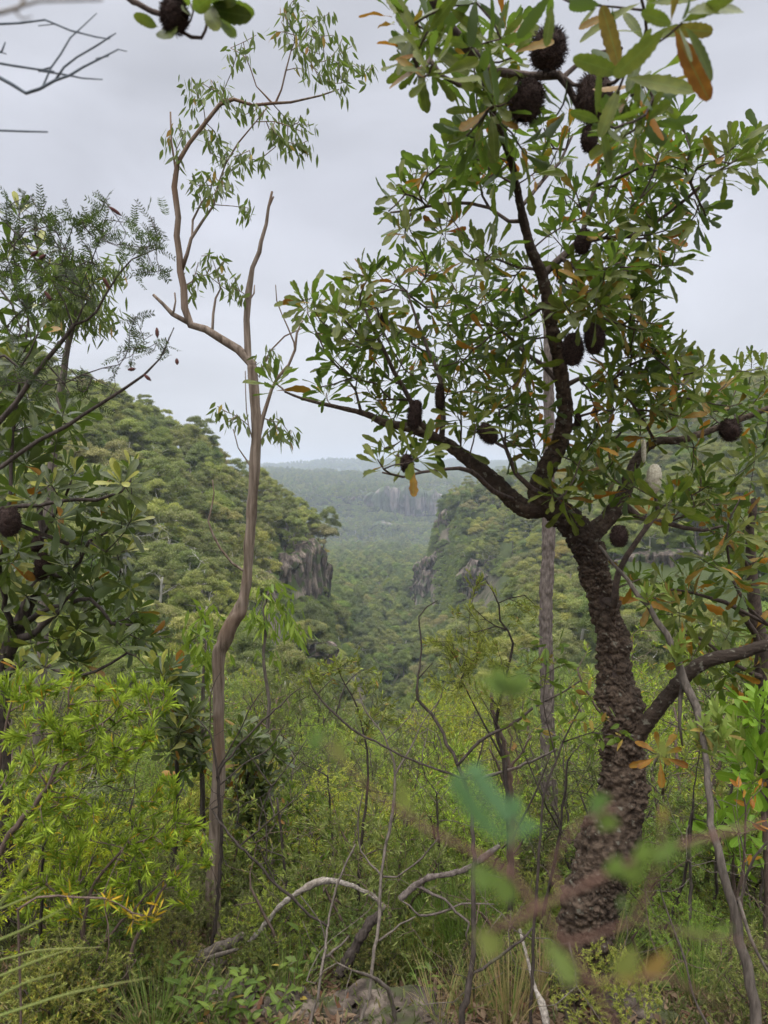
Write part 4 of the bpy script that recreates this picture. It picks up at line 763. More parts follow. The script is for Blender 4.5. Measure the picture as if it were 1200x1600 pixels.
# ================= slender gum in the middle left
G = 3.5
gl = [[(337, 1500, 27), (336, 1478, 25), (333, 1400, 25), (334, 1350, 24), (338, 1267, 22), (342, 1205, 20), (341, 1085, 20), (341, 1025, 22), (350, 1002, 25), (361, 977, 25), (375, 952, 22), (383, 925, 18), (387, 885, 17), (390, 850, 17), (397, 740, 18), (401, 675, 17), (398, 615, 16), (394, 572, 17)],
 [(394, 572, 16), (372, 548, 15), (345, 530, 14), (320, 515, 13), (298, 507, 13), (287, 450, 12), (280, 400, 11), (276, 340, 10), (272, 295, 10), (277, 258, 8), (295, 225, 7), (320, 192, 7), (345, 165, 7), (367, 155, 6), (395, 165, 5), (425, 162, 5), (455, 160, 4), (500, 150, 3), (530, 140, 2)],
 [(298, 507, 9), (270, 490, 8), (255, 475, 6), (240, 461, 5)], [(272, 486, 4), (274, 470, 3), (274, 458, 3)],
 [(283, 428, 9), (292, 395, 7), (300, 375, 6), (318, 345, 5), (335, 320, 4), (340, 290, 3), (352, 255, 3), (372, 222, 3), (400, 190, 2), (418, 166, 2)], [(300, 370, 4), (302, 345, 4), (315, 318, 3), (328, 300, 3)],
 [(430, 160, 4), (440, 140, 3), (447, 110, 3), (455, 80, 2), (468, 70, 2)], [(415, 150, 3), (400, 135, 2), (392, 110, 2), (385, 90, 1.5)],
 [(388, 560, 13), (387, 540, 12), (386, 500, 11), (388, 455, 12), (395, 420, 8), (405, 392, 8), (411, 378, 7), (415, 350, 6), (420, 325, 5), (425, 300, 4)], [(421, 320, 3), (428, 308, 3)], [(389, 470, 4), (396, 458, 3), (397, 445, 2)],
 [(402, 690, 9), (412, 650, 8), (425, 610, 6), (435, 590, 6), (450, 570, 5), (460, 545, 5), (465, 520, 4), (472, 500, 3)], [(460, 535, 3), (440, 490, 2), (433, 470, 2), (430, 445, 1.5)], [(404, 590, 4), (425, 545, 3), (445, 525, 3), (475, 512, 2)],
 [(331, 522, 6), (331, 490, 5), (338, 465, 4), (345, 452, 3)], [(398, 700, 4), (388, 665, 2), (385, 640, 2), (383, 580, 1.5)], [(400, 740, 4), (372, 700, 2), (365, 670, 2)], [(380, 890, 5), (362, 878, 4), (345, 858, 4), (333, 835, 4), (325, 815, 3), (331, 790, 3), (334, 770, 2), (332, 750, 2)], [(274, 265, 4), (268, 220, 3), (266, 175, 3)]]
gt = parse('''455,5 470,15 440,35 480,35 500,30 515,20 430,50 460,55 490,60 520,55 535,60 470,80 500,85 530,85 550,72 480,110 510,105 540,102 560,102 585,100 500,125 520,130 545,125 575,110 530,115 490,95 445,18 465,-10 505,70 515,92 495,50
360,75 380,65 400,55 370,85 300,120 315,130 330,125 350,140 365,150 355,160 380,180 345,150 305,140 275,200 265,220 275,235 290,205 310,195 325,215 340,225 350,240 330,240 365,245 380,245 400,250 410,255 390,235 370,230 355,225 335,205
300,275 310,290 330,290 345,290 320,310 350,270 365,275 315,270 335,270 360,290 310,300 430,190 450,190 470,180 490,195 440,215 460,225 480,220 485,235 430,230 450,235 470,205 425,200 380,335 388,325 330,400 310,410 345,415 365,430 300,440 350,435 325,430
365,460 375,455 315,400 350,405 340,635 350,642 370,650 360,660 440,660 455,672 430,665 460,690 440,680 425,655 415,550 430,545 425,560 300,455 410,160 390,160 300,150''')
leafy('slender_gum_tree', 'slender gum with smooth pinkish bark, bent trunk and sparse hanging leaves', 'tree', [[(a, b_, G, w_ * .9) for a, b_, w_ in l] for l in gl], gt, T_GUM, 'gum', 'gumbark', mode=hang, tipkw=dict(n=11, r=.06, ln=(.04, .066), wd=.3), jit=.25, rt=.0019, step=.07, wob=.2, skin=furrow, base=P(336, 1478, G))

wg = Buf(); whorls(wg, T_BANKS, [P(432, 598, G - .3), P(424, 590, G - .3)], [np.array((0, 0, 1.)), np.array((-.2, 0, 1.))], (8, 10), (.09, .12), (.24, .3), 15, 90, age_p=.05); 
wt_ = thing('banksia_shoot', 'broad leaved green banksia shoot standing in front of the slender gum fork', 'branch', P(445, 612, 2.9)); wg.V and None
wg2 = Buf(); tube(wg2, Pv([447, 440, 432], [613, 606, 600], [2.9, 3.0, 3.2]), [.004, .004, .003], 6); wg2.build('branches', M['banklimb'], wt_); wg.build('foliage', M['bank'], wt_)
# ================= the straight rough trunk behind the banksia
leafy('rough_barked_gum', 'straight rough barked gum trunk standing behind the old banksia', 'tree', [[(862, 1300, 6.5, 24), (858, 1230, 6.5, 23), (856, 1150, 6.5, 21), (853, 960, 6.5, 19), (857, 850, 6.5, 18), (857, 760, 6.5, 17), (858, 680, 6.5, 16), (857, 580, 6.5, 14), (855, 520, 6.5, 11), (850, 470, 6.5, 8)]],
      parse('860,460 875,500 840,500 850,480 890,520 830,540 845,455 880,465 860,320 900,470'), T_GUM, 'gum', 'roughbark', mode=hang, tipkw=dict(n=10, r=.14, ln=(.08, .12), wd=.2), step=.12, jit=.5, skin=rough, sres=.02)
# ================= dark feathery wattle, left edge
W = 2.3
wl = [[(-120, 1560, 2.6, 22), (-110, 1200, 2.5, 20), (-90, 900, 2.4, 17), (-60, 770, W, 14), (0, 729, W, 9), (62, 687, W, 8), (100, 667, W, 8), (128, 648, W, 7), (160, 630, W, 7), (195, 607, W, 6), (225, 585, W, 5), (250, 560, W, 3), (272, 512, W, 2)],
 [(-60, 770, W, 12), (0, 660, W, 11), (25, 628, W, 10), (45, 598, W, 10), (70, 566, W, 10), (82, 550, W, 9), (105, 525, W, 8), (117, 505, W, 7), (135, 500, W, 5), (150, 487, W, 5), (165, 462, W, 4), (185, 430, W, 4), (207, 405, W, 3), (250, 386, W, 2)],
 [(120, 500, W, 5), (130, 480, W, 5), (127, 450, W, 4), (140, 420, W, 3), (150, 390, W, 3), (160, 365, W, 2)], [(112, 508, W, 4), (100, 470, W, 4), (82, 440, W, 4), (55, 402, W, 4), (30, 372, W, 3), (12, 350, W, 3), (-10, 330, W, 3)],
 [(126, 447, W, 3), (107, 415, W, 3), (92, 387, W, 3), (77, 360, W, 2.5), (65, 337, W, 2), (47, 305, W, 1.5)], [(-60, 770, W, 8), (-20, 560, W, 7), (30, 575, W, 5), (60, 520, W, 3)], [(100, 600, W, 3), (130, 585, W, 3), (160, 575, W, 2), (185, 570, W, 2)], [(-60, 600, W, 6), (0, 450, W, 5), (32, 515, W, 4), (40, 480, W, 3)]]
ps = []
for cx_, cy_, rx, ry, n_ in [(110, 380, 60, 45, 50), (60, 340, 55, 30, 26), (160, 350, 45, 30, 28), (215, 380, 35, 22, 26), (225, 425, 28, 10, 12), (60, 440, 60, 40, 50), (130, 440, 40, 40, 30), (20, 420, 30, 60, 26), (235, 540, 40, 20, 16), (195, 560, 30, 20, 10), (220, 500, 25, 12, 6), (90, 590, 60, 25, 20), (150, 610, 50, 22, 14), (30, 600, 40, 30, 18), (20, 510, 30, 30, 14), (165, 320, 20, 12, 8), (30, 320, 25, 15, 8), (240, 350, 14, 16, 8)]:
    a = rng.uniform(0, 6.28, n_); q = np.sqrt(rng.random(n_)); ps.append(np.stack([cx_ + np.cos(a) * q * rx, cy_ + np.sin(a) * q * ry], -1))
wl = [[(a, b_, d_, w_ * .78) for a, b_, d_, w_ in l] for l in wl]
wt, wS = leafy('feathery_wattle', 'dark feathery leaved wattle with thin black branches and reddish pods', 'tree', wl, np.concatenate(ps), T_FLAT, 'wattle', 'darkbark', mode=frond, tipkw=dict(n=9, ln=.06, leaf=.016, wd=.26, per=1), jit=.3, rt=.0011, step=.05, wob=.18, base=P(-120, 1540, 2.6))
for k, (a, b_, a2, b2) in enumerate([(171, 323, 190, 337), (160, 432, 172, 452), (48, 400, 60, 392), (245, 512, 246, 528), (276, 560, 277, 570), (200, 578, 212, 576), (72, 398, 60, 405), (70, 455, 80, 470), (225, 585, 236, 595)]):
    pb = Buf(); p, r = PT([(a, b_, W - .2, 2), ((a * 2 + a2) / 3, (b_ * 2 + b2) / 3, W - .2, 6), ((a + a2 * 2) / 3, (b_ + b2 * 2) / 3, W - .2, 6), (a2, b2, W - .2, 1.5)]); tube(pb, p, r, 6); pb.build('seed_pod', M['pod'], wt)

# ================= glossy coast banksia, left
cl_ = [[(10, 1560, 3.4, 34), (5, 1300, 3.4, 32), (0, 1080, 3.4, 28), (15, 1010, 3.4, 26), (40, 960, 3.4, 22), (55, 920, 3.4, 20), (62, 880, 3.4, 18), (66, 830, 3.4, 12), (60, 780, 3.4, 8)], [(20, 1000, 3.4, 14), (60, 985, 3.3, 12), (100, 945, 3.25, 8), (140, 935, 3.2, 6), (175, 975, 3.2, 5), (215, 980, 3.2, 4)],
 [(30, 980, 3.4, 12), (60, 960, 3.3, 9), (95, 943, 3.2, 6), (120, 920, 3.2, 4)], [(62, 890, 3.4, 10), (100, 900, 3.3, 6), (125, 880, 3.2, 5), (140, 845, 3.1, 5), (190, 825, 3.1, 3)], [(-20, 800, 3.0, 8), (30, 793, 3.0, 8), (90, 782, 3.0, 6), (150, 780, 3.0, 6), (190, 768, 3.0, 4), (205, 750, 3.0, 3)],
 [(0, 1060, 3.4, 14), (50, 1030, 3.2, 9), (100, 1055, 3.1, 6), (150, 1050, 3.1, 5), (200, 1018, 3.1, 4)], [(66, 840, 3.4, 7), (90, 800, 3.3, 5), (108, 760, 3.2, 4)], [(20, 1000, 3.4, 10), (0, 900, 3.2, 8), (10, 820, 3.1, 7), (20, 700, 3.1, 6), (30, 600, 3.1, 5), (45, 500, 3.1, 4)]]
ct = parse('''205,730 188,752 118,738 104,728 70,702 60,742 125,642 20,642 10,702 80,757 160,802 205,812 180,832 95,812 60,842 130,832 165,862 100,882 115,907 165,887 205,922 85,962 130,962 30,967 210,982 240,992 175,957 110,1027 130,1032 50,1012
15,902 30,852 50,560 45,482 20,382 60,387 30,332 145,745 160,760 130,790 150,825 185,800 75,780 40,780 20,760 45,720 30,680 90,680 70,660 40,650 100,640 10,620 50,620 115,660 20,560 10,520 60,520 15,450 40,430 10,400
90,840 110,850 145,870 75,870 45,880 20,880 40,930 70,930 100,930 140,910 185,910 150,940 120,985 150,985 180,1000 90,1000 70,1040 30,1040 10,980 10,1020 200,860 215,950 230,970 60,900 85,905 165,920 220,1000 250,1045 270,1045 280,1060 255,1070''')
cb, cS = leafy('coast_banksia', 'glossy dark leaved banksia with pale yellow shoot centres at the left edge', 'tree', cl_, ct, T_OBOV, 'bank2', 'darkbark', tipkw=dict(n=(11, 17), ln=(.075, .115), wd=(.26, .34), lo=12, hi=95, age_p=.02, new_p=.75, up=.5, curl=(-.3, .05)), jit=.3, base=P(8, 1540, 3.4))
seed_cone(cb, 14, 815, 2.95, 34, 48, 0); seed_cone(cb, 66, 885, 3.2, 24, 44, .1); seed_cone(cb, 58, 850, 3.2, 18, 26, .3)
# a leafy pale green gum sapling whose crown droops behind the wattle
leafy('drooping_sapling', 'light green drooping leaved sapling behind the feathery wattle', 'tree', [[(60, 1250, 6, 20), (70, 900, 6, 16), (90, 650, 6, 12), (110, 520, 6, 8), (125, 460, 6, 5)]], np.stack([rng.uniform(65, 185, 60), rng.uniform(400, 505, 60)], -1), T_GUM, 'gum', 'greybark', mode=hang, tipkw=dict(n=22, r=.16, ln=(.08, .13), wd=.2), step=.12, jit=.4)

# ================= second banksia, right edge
rl = [[(1215, 1500, 3.2, 34), (1205, 1250, 3.2, 30), (1195, 1050, 3.2, 26), (1180, 960, 3.2, 20), (1175, 900, 3.2, 17), (1172, 850, 3.2, 14), (1178, 780, 3.2, 10)], [(1190, 1020, 3.2, 12), (1160, 960, 3.1, 8), (1120, 935, 3.0, 6), (1085, 928, 3.0, 4), (1055, 920, 3, 3)], [(1195, 1060, 3.2, 10), (1150, 1040, 3.1, 6), (1100, 1000, 3, 5), (1070, 985, 3, 3)],
 [(1205, 980, 2.9, 5), (1170, 950, 2.9, 5), (1145, 900, 2.9, 4), (1135, 840, 2.9, 4), (1140, 810, 2.9, 3), (1155, 780, 2.9, 2)], [(1175, 900, 3.2, 8), (1150, 860, 3.1, 5), (1110, 830, 3.1, 4)]]
rt_ = parse('''1035,905 1020,900 1090,925 1080,940 1110,905 1130,862 1155,872 1180,842 1160,902 1120,962 1140,987 1180,962 1190,932 1100,992 1060,987 1140,1022 1112,1015 1170,1012 1190,1042 1160,1062 1110,782 1140,812 1170,792 1190,762 1150,742 1120,832 1180,720 1195,800
1195,860 1150,830 1090,870 1075,900 1050,930 1030,960 1040,1000 1080,1030 1120,1060 1150,1090 1190,1080 1070,960 1130,1000 1160,930 1185,990 1100,1035 1140,900 1110,870 1160,810 1130,780 1185,880 1015,930 990,900 1150,960 1090,960 1060,1015 1140,1050 1175,1045 1150,700 1185,680 1190,740''')
rt_ = rt_[rng.random(len(rt_)) < .68]
leafy('young_banksia', 'broad leaved banksia with orange old leaves at the right edge', 'tree', rl, rt_, T_BANKS, 'bank', 'banklimb', tipkw=dict(n=(8, 12), ln=(.09, .135), wd=(.2, .27), lo=25, hi=105, age_p=.13, up=.2, curl=(-.35, .05), tilt=.4), jit=.3, base=P(1213, 1480, 3.2))
# ================= the bright whorled plants low on the right
for (lab, tp_, ln, st, dd) in [('bright yellow green whorled bush at the right edge above the red leaves', '1178,1120 1195,1090 1190,1150 1160,1140 1185,1180 1200,1130 1150,1195 1195,1205 1175,1225 1165,1100', (.1, .14), [(1200, 1420, 2.9, 12), (1195, 1300, 2.9, 9), (1190, 1180, 2.9, 6), (1190, 1110, 2.9, 4)], 2.9),
                               ('small bright green whorled plant low beside the leaning grey stem', '1120,1285 1140,1300 1160,1290 1105,1300 1150,1330 1175,1300 1130,1270 1165,1340 1190,1320', (.08, .11), [(1150, 1500, 3.1, 7), (1148, 1400, 3.1, 6), (1145, 1320, 3.1, 3)], 3.1)]:
    leafy('whorled_bush', lab, 'bush', [st], parse(tp_), T_OBOV, 'yellowgreen', 'twig', tipkw=dict(n=(9, 14), ln=ln, wd=(.26, .34), lo=15, hi=85, age_p=.0, up=.9, curl=(-.2, .1)), jit=.12)
leafy('red_leaved_sprig', 'thin sprig with a few red leaves beside the bright whorled bush', 'plant', [[(1155, 1560, 2.7, 4), (1160, 1400, 2.7, 4), (1165, 1260, 2.7, 3), (1160, 1235, 2.7, 2)]], parse('1158,1232 1192,1222 1172,1262 1185,1290 1175,1335 1182,1240'), T_OVATE, 'yellowgreen', 'twig', mode=hang, tipkw=dict(n=3, r=.02, ln=(.04, .06), wd=.35, down=.2, age_p=1.0), jit=.05)

leafy('yellow_leaved_sapling', 'twiggy sapling with small green and yellow leaves in front of the old banksia trunk', 'sapling', [[(830, 1560, 2.3, 6), (838, 1400, 2.3, 5), (850, 1250, 2.3, 4), (880, 1160, 2.3, 3), (905, 1110, 2.3, 2)], [(850, 1250, 2.3, 3), (820, 1180, 2.32, 2), (800, 1130, 2.35, 1.5)], [(880, 1160, 2.3, 2.5), (925, 1145, 2.28, 2), (960, 1150, 2.26, 1.5)], [(870, 1190, 2.3, 2.5), (850, 1100, 2.3, 2), (855, 1030, 2.3, 1.5)]],
   parse('905,1100 885,1080 925,1085 940,1140 960,1155 880,1120 860,1060 850,1030 870,1010 830,1060 815,1120 800,1130 840,1140 900,1060 915,1120 870,1150 930,1170 845,1000 890,1035 825,1090 800,1170 950,1110 975,1140'), T_OVATE, 'broad', 'darkbark', mode=hang, tipkw=dict(n=6, r=.03, ln=(.03, .05), wd=.4, down=.3, age_p=.22), jit=.06, rt=.001, step=.04)
# ================= leaning grey stem
leafy('leaning_sapling', 'thin grey leaning stem crossing in front of the right edge bushes', 'tree', [[(1185, 1640, 2.1, 18), (1172, 1540, 2.12, 17), (1155, 1470, 2.14, 16), (1130, 1365, 2.16, 14), (1112, 1285, 2.2, 11), (1106, 1200, 2.25, 10), (1100, 1150, 2.3, 10), (1088, 1105, 2.35, 13), (1068, 1065, 2.4, 14), (1050, 1015, 2.42, 11), (1028, 970, 2.45, 9), (1000, 930, 2.5, 8), (980, 905, 2.52, 6), (960, 880, 2.55, 5), (938, 852, 2.58, 4)],
   [(1068, 1065, 2.4, 8), (1062, 1090, 2.4, 7), (1060, 1130, 2.4, 5), (1066, 1165, 2.4, 3)], [(1155, 1405, 2.14, 6), (1170, 1460, 2.1, 6), (1195, 1510, 2.1, 5), (1230, 1560, 2.1, 5)], [(1160, 1400, 2.14, 5), (1165, 1370, 2.1, 5), (1180, 1340, 2.05, 5), (1215, 1300, 2.0, 5)]],
   parse('1100,1130 1120,1110 1085,1140 1110,1150 1060,1020 1010,925 1125,1135'), T_NARR, 'heath', 'greybark', mode=tuft, tipkw=dict(n=12, ln=(.04, .07), wd=.25, sub=2), step=.05, jit=.08, base=P(1180, 1600, 2.1))
# ================= young gum saplings with big hanging leaves
leafy('gum_sapling', 'young gum sapling with large bright hanging leaves right of the slender trunk', 'tree', [[(425, 1330, 5, 8), (412, 1200, 5, 7), (421, 1100, 5, 6), (410, 1020, 5, 5), (415, 990, 5, 7), (413, 950, 5, 5), (420, 925, 5, 3)]], parse('425,930 440,925 410,940 395,945 450,940 440,955 455,960 425,960 400,965 385,960 370,945 460,985 445,980 430,990 475,985 415,975 435,1010'), T_GUM, 'sapleaf', 'greybark', mode=hang, tipkw=dict(n=10, r=.1, ln=(.08, .13), wd=.22, age_p=0), jit=.25, step=.08)
leafy('gum_sapling', 'young gum sapling with large drooping leaves just left of the slender trunk', 'tree', [[(318, 1330, 4.2, 9), (316, 1200, 4.2, 8), (318, 1080, 4.2, 6), (322, 1000, 4.2, 4)]], parse('320,955 335,940 310,970 300,985 330,990 345,960 318,1010 335,1015 305,1030 325,1040 350,1000 295,1005 312,945 340,1030'), T_GUM, 'sapleaf', 'greybark', mode=hang, tipkw=dict(n=9, r=.09, ln=(.08, .12), wd=.24, age_p=0), jit=.25, step=.08)
# ================= bare twigs and the cone branch at the top
def bare(name, label, cat, limbs, mat, base=None, step=.03, wob=.004, group=None, ground=False):
    S = Skel()
    for k, l in enumerate(limbs):
        p, r = PT(l)
        if k == 0 and ground: g0 = p[0].copy(); g0[2] = float(H(g0[0], g0[1])) - .05; p = np.vstack([g0, p]); r = np.r_[r[0] * 1.1, r]
        S.limb(p, r, step, parent=(-1 if k == 0 else None), wob=wob)
    root = thing(name, label, cat, S.p[0] if base is None else base, group); wd = Buf(); S.build(wd, minside=5); wd.build('branches', M[mat], root); return root, S
D1 = 1.25
tw = [[(-160, 90, 9), (-80, 100, 7), (-10, 115, 6), (20, 133, 6), (40, 146, 5.5), (62, 139, 5), (85, 126, 4.5), (110, 118, 4), (130, 104, 3.5), (160, 90, 3), (185, 77, 2), (198, 80, 1.6)], [(85, 126, 4), (100, 105, 3.5), (120, 90, 3), (150, 72, 3), (165, 62, 2.5), (181, 52, 1.8)],
      [(66, 137, 3.5), (80, 105, 3), (95, 85, 3), (110, 60, 2.5), (125, 45, 2), (151, 21, 1.4)], [(60, 110, 3), (100, 116, 3), (130, 122, 2.5), (160, 124, 1.6)], [(-80, 100, 5), (-10, 98, 4), (50, 107, 3.5), (85, 112, 3)], [(163, 64, 2), (172, 56, 1.5)], [(60, 112, 2), (66, 108, 2)], [(150, 92, 2), (170, 88, 1.4)],
      [(-160, 90, 7), (-60, 40, 5), (-10, 38, 4), (30, 36, 3.5), (70, 31, 3), (110, 48, 3), (150, 58, 2.5), (172, 61, 1.8)], [(70, 32, 2.5), (85, 38, 1.8), (60, 40, 1.5)], [(-160, 90, 6), (-60, 190, 4), (-10, 203, 3.5), (40, 205, 3), (75, 206, 2.4)], [(-10, 85, 3), (3, 80, 3), (8, 66, 2)], [(0, 82, 2), (10, 84, 1.5)]]
bare('bare_twigs', 'bare bluish grey dead twigs reaching in at the top left corner', 'branch', [[(a, b_, D1, w_) for a, b_, w_ in l] for l in tw], 'bluetwig', wob=.002)
bare('bare_twigs', 'pale out of focus twig crossing the very corner at top left', 'branch', [[(-60, 8, .5, 8), (0, 20, .5, 7), (30, 12, .5, 6), (45, -15, .5, 5)], [(0, 20, .5, 6), (60, 2, .5, 5), (160, 0, .5, 4)], [(22, 16, .5, 5), (35, 30, .5, 3), (50, 26, .5, 2)]], 'palewood', wob=.001)
hb, hS = bare('cone_branch', 'banksia branch end with one hairy cone hanging into the top edge of the sky', 'branch', [[(150, -90, 1.3, 12), (190, -20, 1.3, 10), (207, 2, 1.3, 9), (230, 12, 1.3, 8), (252, 24, 1.3, 9), (262, 36, 1.3, 8)], [(262, 36, 1.3, 6), (285, 48, 1.3, 5), (300, 58, 1.3, 6), (314, 62, 1.3, 6), (322, 48, 1.3, 5), (325, 20, 1.3, 5), (327, -20, 1.3, 5)], [(288, 44, 1.3, 4), (299, 32, 1.3, 3), (303, 18, 1.3, 3), (297, 5, 1.3, 2)]], 'banklimb', step=.01)
seed_cone(hb, 272, 24, 1.27, 40, 50, 0)
lf = Buf()
for (a, b_, c, d_, wd_, ag) in [(330, 8, 388, 22, .3, 0), (326, 14, 383, 26, .3, 0), (247, 42, 215, 25, .3, 0), (255, 44, 264, 50, .5, 0), (338, 32, 360, 52, .4, 0), (325, 10, 345, -10, .3, 0), (322, 10, 335, 38, .3, 0), (300, 15, 322, 2, .35, 0), (296, 10, 280, -10, .3, 0), (300, 25, 290, 10, .3, 0), (322, -5, 360, 2, .25, 0)]:
    e0 = P(a, b_, 1.3); e1 = P(c, d_, 1.24); leaves(lf, T_BANKB, e0[None], (e1 - e0)[None], np.array([(rng.normal() * .3, -.8, rng.normal() * .5)]), np.linalg.norm(e1 - e0), np.linalg.norm(e1 - e0) * wd_, rng.random(), ag, -.12)
lf.build('foliage', M['bank'], hb)

# ================= lime green bush, lower left
def blob(specs):
    o = []
    for cx_, cy_, rx, ry, n_ in specs:
        a = rng.uniform(0, 6.28, n_); q = np.sqrt(rng.random(n_)); o.append(np.stack([cx_ + np.cos(a) * q * rx, cy_ + np.sin(a) * q * ry], -1))
    return np.concatenate(o)
lt = blob([(105, 1090, 55, 40, 26), (25, 1080, 35, 35, 14), (200, 1075, 45, 30, 16), (265, 1085, 25, 25, 8), (60, 1150, 60, 40, 26), (150, 1150, 60, 40, 30), (215, 1135, 40, 35, 16), (60, 1210, 60, 40, 24), (180, 1200, 40, 30, 14), (50, 1270, 55, 50, 26), (130, 1270, 50, 40, 20)])
TK = dict(n=26, ln=(.028, .046), wd=.13, seg=.055, sub=1, spread=(12, 50), age_p=.06, newp=.7)
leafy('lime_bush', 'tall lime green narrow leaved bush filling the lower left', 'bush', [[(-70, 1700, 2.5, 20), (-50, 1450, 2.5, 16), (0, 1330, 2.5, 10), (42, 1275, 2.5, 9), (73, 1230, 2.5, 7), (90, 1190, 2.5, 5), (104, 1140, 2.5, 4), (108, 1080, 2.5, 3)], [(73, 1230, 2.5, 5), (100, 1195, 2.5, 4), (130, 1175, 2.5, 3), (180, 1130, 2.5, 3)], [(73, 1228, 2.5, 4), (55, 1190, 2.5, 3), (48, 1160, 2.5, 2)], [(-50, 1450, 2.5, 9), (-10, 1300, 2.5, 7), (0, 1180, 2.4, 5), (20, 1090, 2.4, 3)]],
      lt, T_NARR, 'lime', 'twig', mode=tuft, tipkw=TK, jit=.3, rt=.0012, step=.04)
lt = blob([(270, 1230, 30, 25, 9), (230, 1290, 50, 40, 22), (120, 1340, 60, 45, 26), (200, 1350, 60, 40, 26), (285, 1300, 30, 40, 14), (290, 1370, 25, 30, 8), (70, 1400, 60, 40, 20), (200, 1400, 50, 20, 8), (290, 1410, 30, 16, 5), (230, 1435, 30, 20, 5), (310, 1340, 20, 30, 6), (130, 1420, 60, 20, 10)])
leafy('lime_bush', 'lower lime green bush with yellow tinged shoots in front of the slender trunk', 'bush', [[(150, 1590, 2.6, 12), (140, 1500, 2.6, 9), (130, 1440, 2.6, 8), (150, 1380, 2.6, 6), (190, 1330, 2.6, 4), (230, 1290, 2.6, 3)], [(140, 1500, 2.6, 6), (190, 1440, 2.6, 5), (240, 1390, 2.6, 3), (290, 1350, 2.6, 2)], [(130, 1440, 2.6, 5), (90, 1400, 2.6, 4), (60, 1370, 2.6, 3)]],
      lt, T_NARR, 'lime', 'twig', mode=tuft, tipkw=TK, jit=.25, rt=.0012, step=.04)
leafy('yellow_sprig', 'single sprig with an orange stem and yellow leaves over the lower left bushes', 'plant', [[(30, 1420, 2.0, 4), (60, 1403, 2.0, 4), (90, 1400, 2.0, 4), (120, 1402, 2.0, 4), (162, 1403, 2.0, 4), (185, 1413, 2.0, 3), (208, 1426, 2.0, 3), (228, 1431, 2.0, 2)]], parse('165,1402 175,1405 195,1418 205,1425 215,1430 110,1395 205,1450 228,1431 180,1402 250,1420 240,1410'), T_NARR, 'lime', 'twig', mode=tuft, tipkw=dict(n=6, ln=(.03, .045), wd=.13, seg=.03, sub=1, age_p=.8, newp=0), jit=.04, rt=.001)
# ================= broad whorled green shrubs behind the slender trunk
for (lab, bl, st, dd) in [('dark glossy whorled shrub right behind the slender trunk', [(400, 1180, 40, 30, 12), (385, 1230, 40, 35, 14), (420, 1270, 35, 25, 8), (300, 1200, 25, 40, 8), (370, 1150, 25, 20, 5)], [(385, 1460, 4.2, 12), (388, 1380, 4.2, 11), (390, 1300, 4.2, 9), (385, 1240, 4.2, 6), (390, 1190, 4.2, 3)], 4.2),
                          ('whorled shrub with pale shoot centres left of the slender trunk', [(270, 1060, 30, 25, 7), (290, 1120, 30, 30, 9), (265, 1150, 25, 30, 7), (300, 1170, 20, 20, 4)], [(270, 1450, 3.9, 12), (272, 1330, 3.9, 10), (275, 1230, 3.9, 8), (278, 1140, 3.9, 5), (272, 1080, 3.9, 3)], 3.9)]:
    leafy('whorled_shrub', lab, 'shrub', [st], blob(bl), T_OBOV, 'bank2', 'darkbark', tipkw=dict(n=(10, 15), ln=(.08, .12), wd=(.26, .34), lo=15, hi=90, age_p=.05, new_p=.5, up=.6), jit=.25)
# ================= black twiggy bush in front of the slender trunk and the bare stems of the centre
bare('black_twigs', 'thin black twiggy bush with bare stems crossing the slender trunk', 'shrub', [[(330, 1500, 2.9, 7), (342, 1400, 2.9, 6), (345, 1290, 2.9, 6), (340, 1215, 2.9, 6), (362, 1180, 2.9, 4), (395, 1142, 2.9, 3.5), (430, 1110, 2.9, 3), (455, 1085, 2.9, 2), (475, 1072, 2.9, 1.5)], [(340, 1215, 2.9, 4), (332, 1160, 2.9, 3), (328, 1145, 2.9, 2.5), (308, 1122, 2.9, 2)],
  [(342, 1200, 2.9, 3), (370, 1150, 2.9, 2.5), (395, 1100, 2.9, 2), (410, 1080, 2.9, 1.5)], [(345, 1225, 2.9, 3), (380, 1195, 2.9, 2.5), (420, 1170, 2.9, 2), (445, 1130, 2.9, 1.5)], [(328, 1145, 2.9, 2), (330, 1080, 2.9, 1.5), (345, 1050, 2.9, 1.2)], [(330, 1265, 2.9, 3), (365, 1312, 2.8, 4), (400, 1347, 2.8, 4), (430, 1380, 2.8, 4.5), (455, 1403, 2.8, 5), (485, 1430, 2.8, 4), (512, 1445, 2.8, 4)],
  [(375, 1322, 2.8, 3), (430, 1275, 2.8, 2.5), (460, 1250, 2.8, 2)], [(420, 1235, 2.9, 3), (440, 1210, 2.9, 2), (470, 1170, 2.9, 1.5), (480, 1155, 2.9, 1.2)], [(424, 1228, 2.9, 3), (400, 1195, 2.9, 2), (382, 1170, 2.9, 1.5)], [(430, 1380, 2.8, 3), (408, 1330, 2.8, 2), (405, 1320, 2.8, 1.5)], [(405, 1280, 2.9, 2), (424, 1230, 2.9, 3)]], 'darkbark', ground=True)
bare('thin_sapling', 'dark forked stem rising from the leaf litter right of the pale rocks', 'sapling', [[(482, 1610, 2.3, 6), (500, 1540, 2.35, 5), (508, 1480, 2.45, 5), (512, 1445, 2.6, 4), (528, 1380, 2.7, 4), (555, 1320, 2.8, 3)], [(503, 1500, 2.42, 5), (530, 1478, 2.5, 4), (545, 1462, 2.5, 3)], [(508, 1470, 2.5, 3), (500, 1440, 2.5, 2), (470, 1400, 2.5, 2)]], 'greybark')
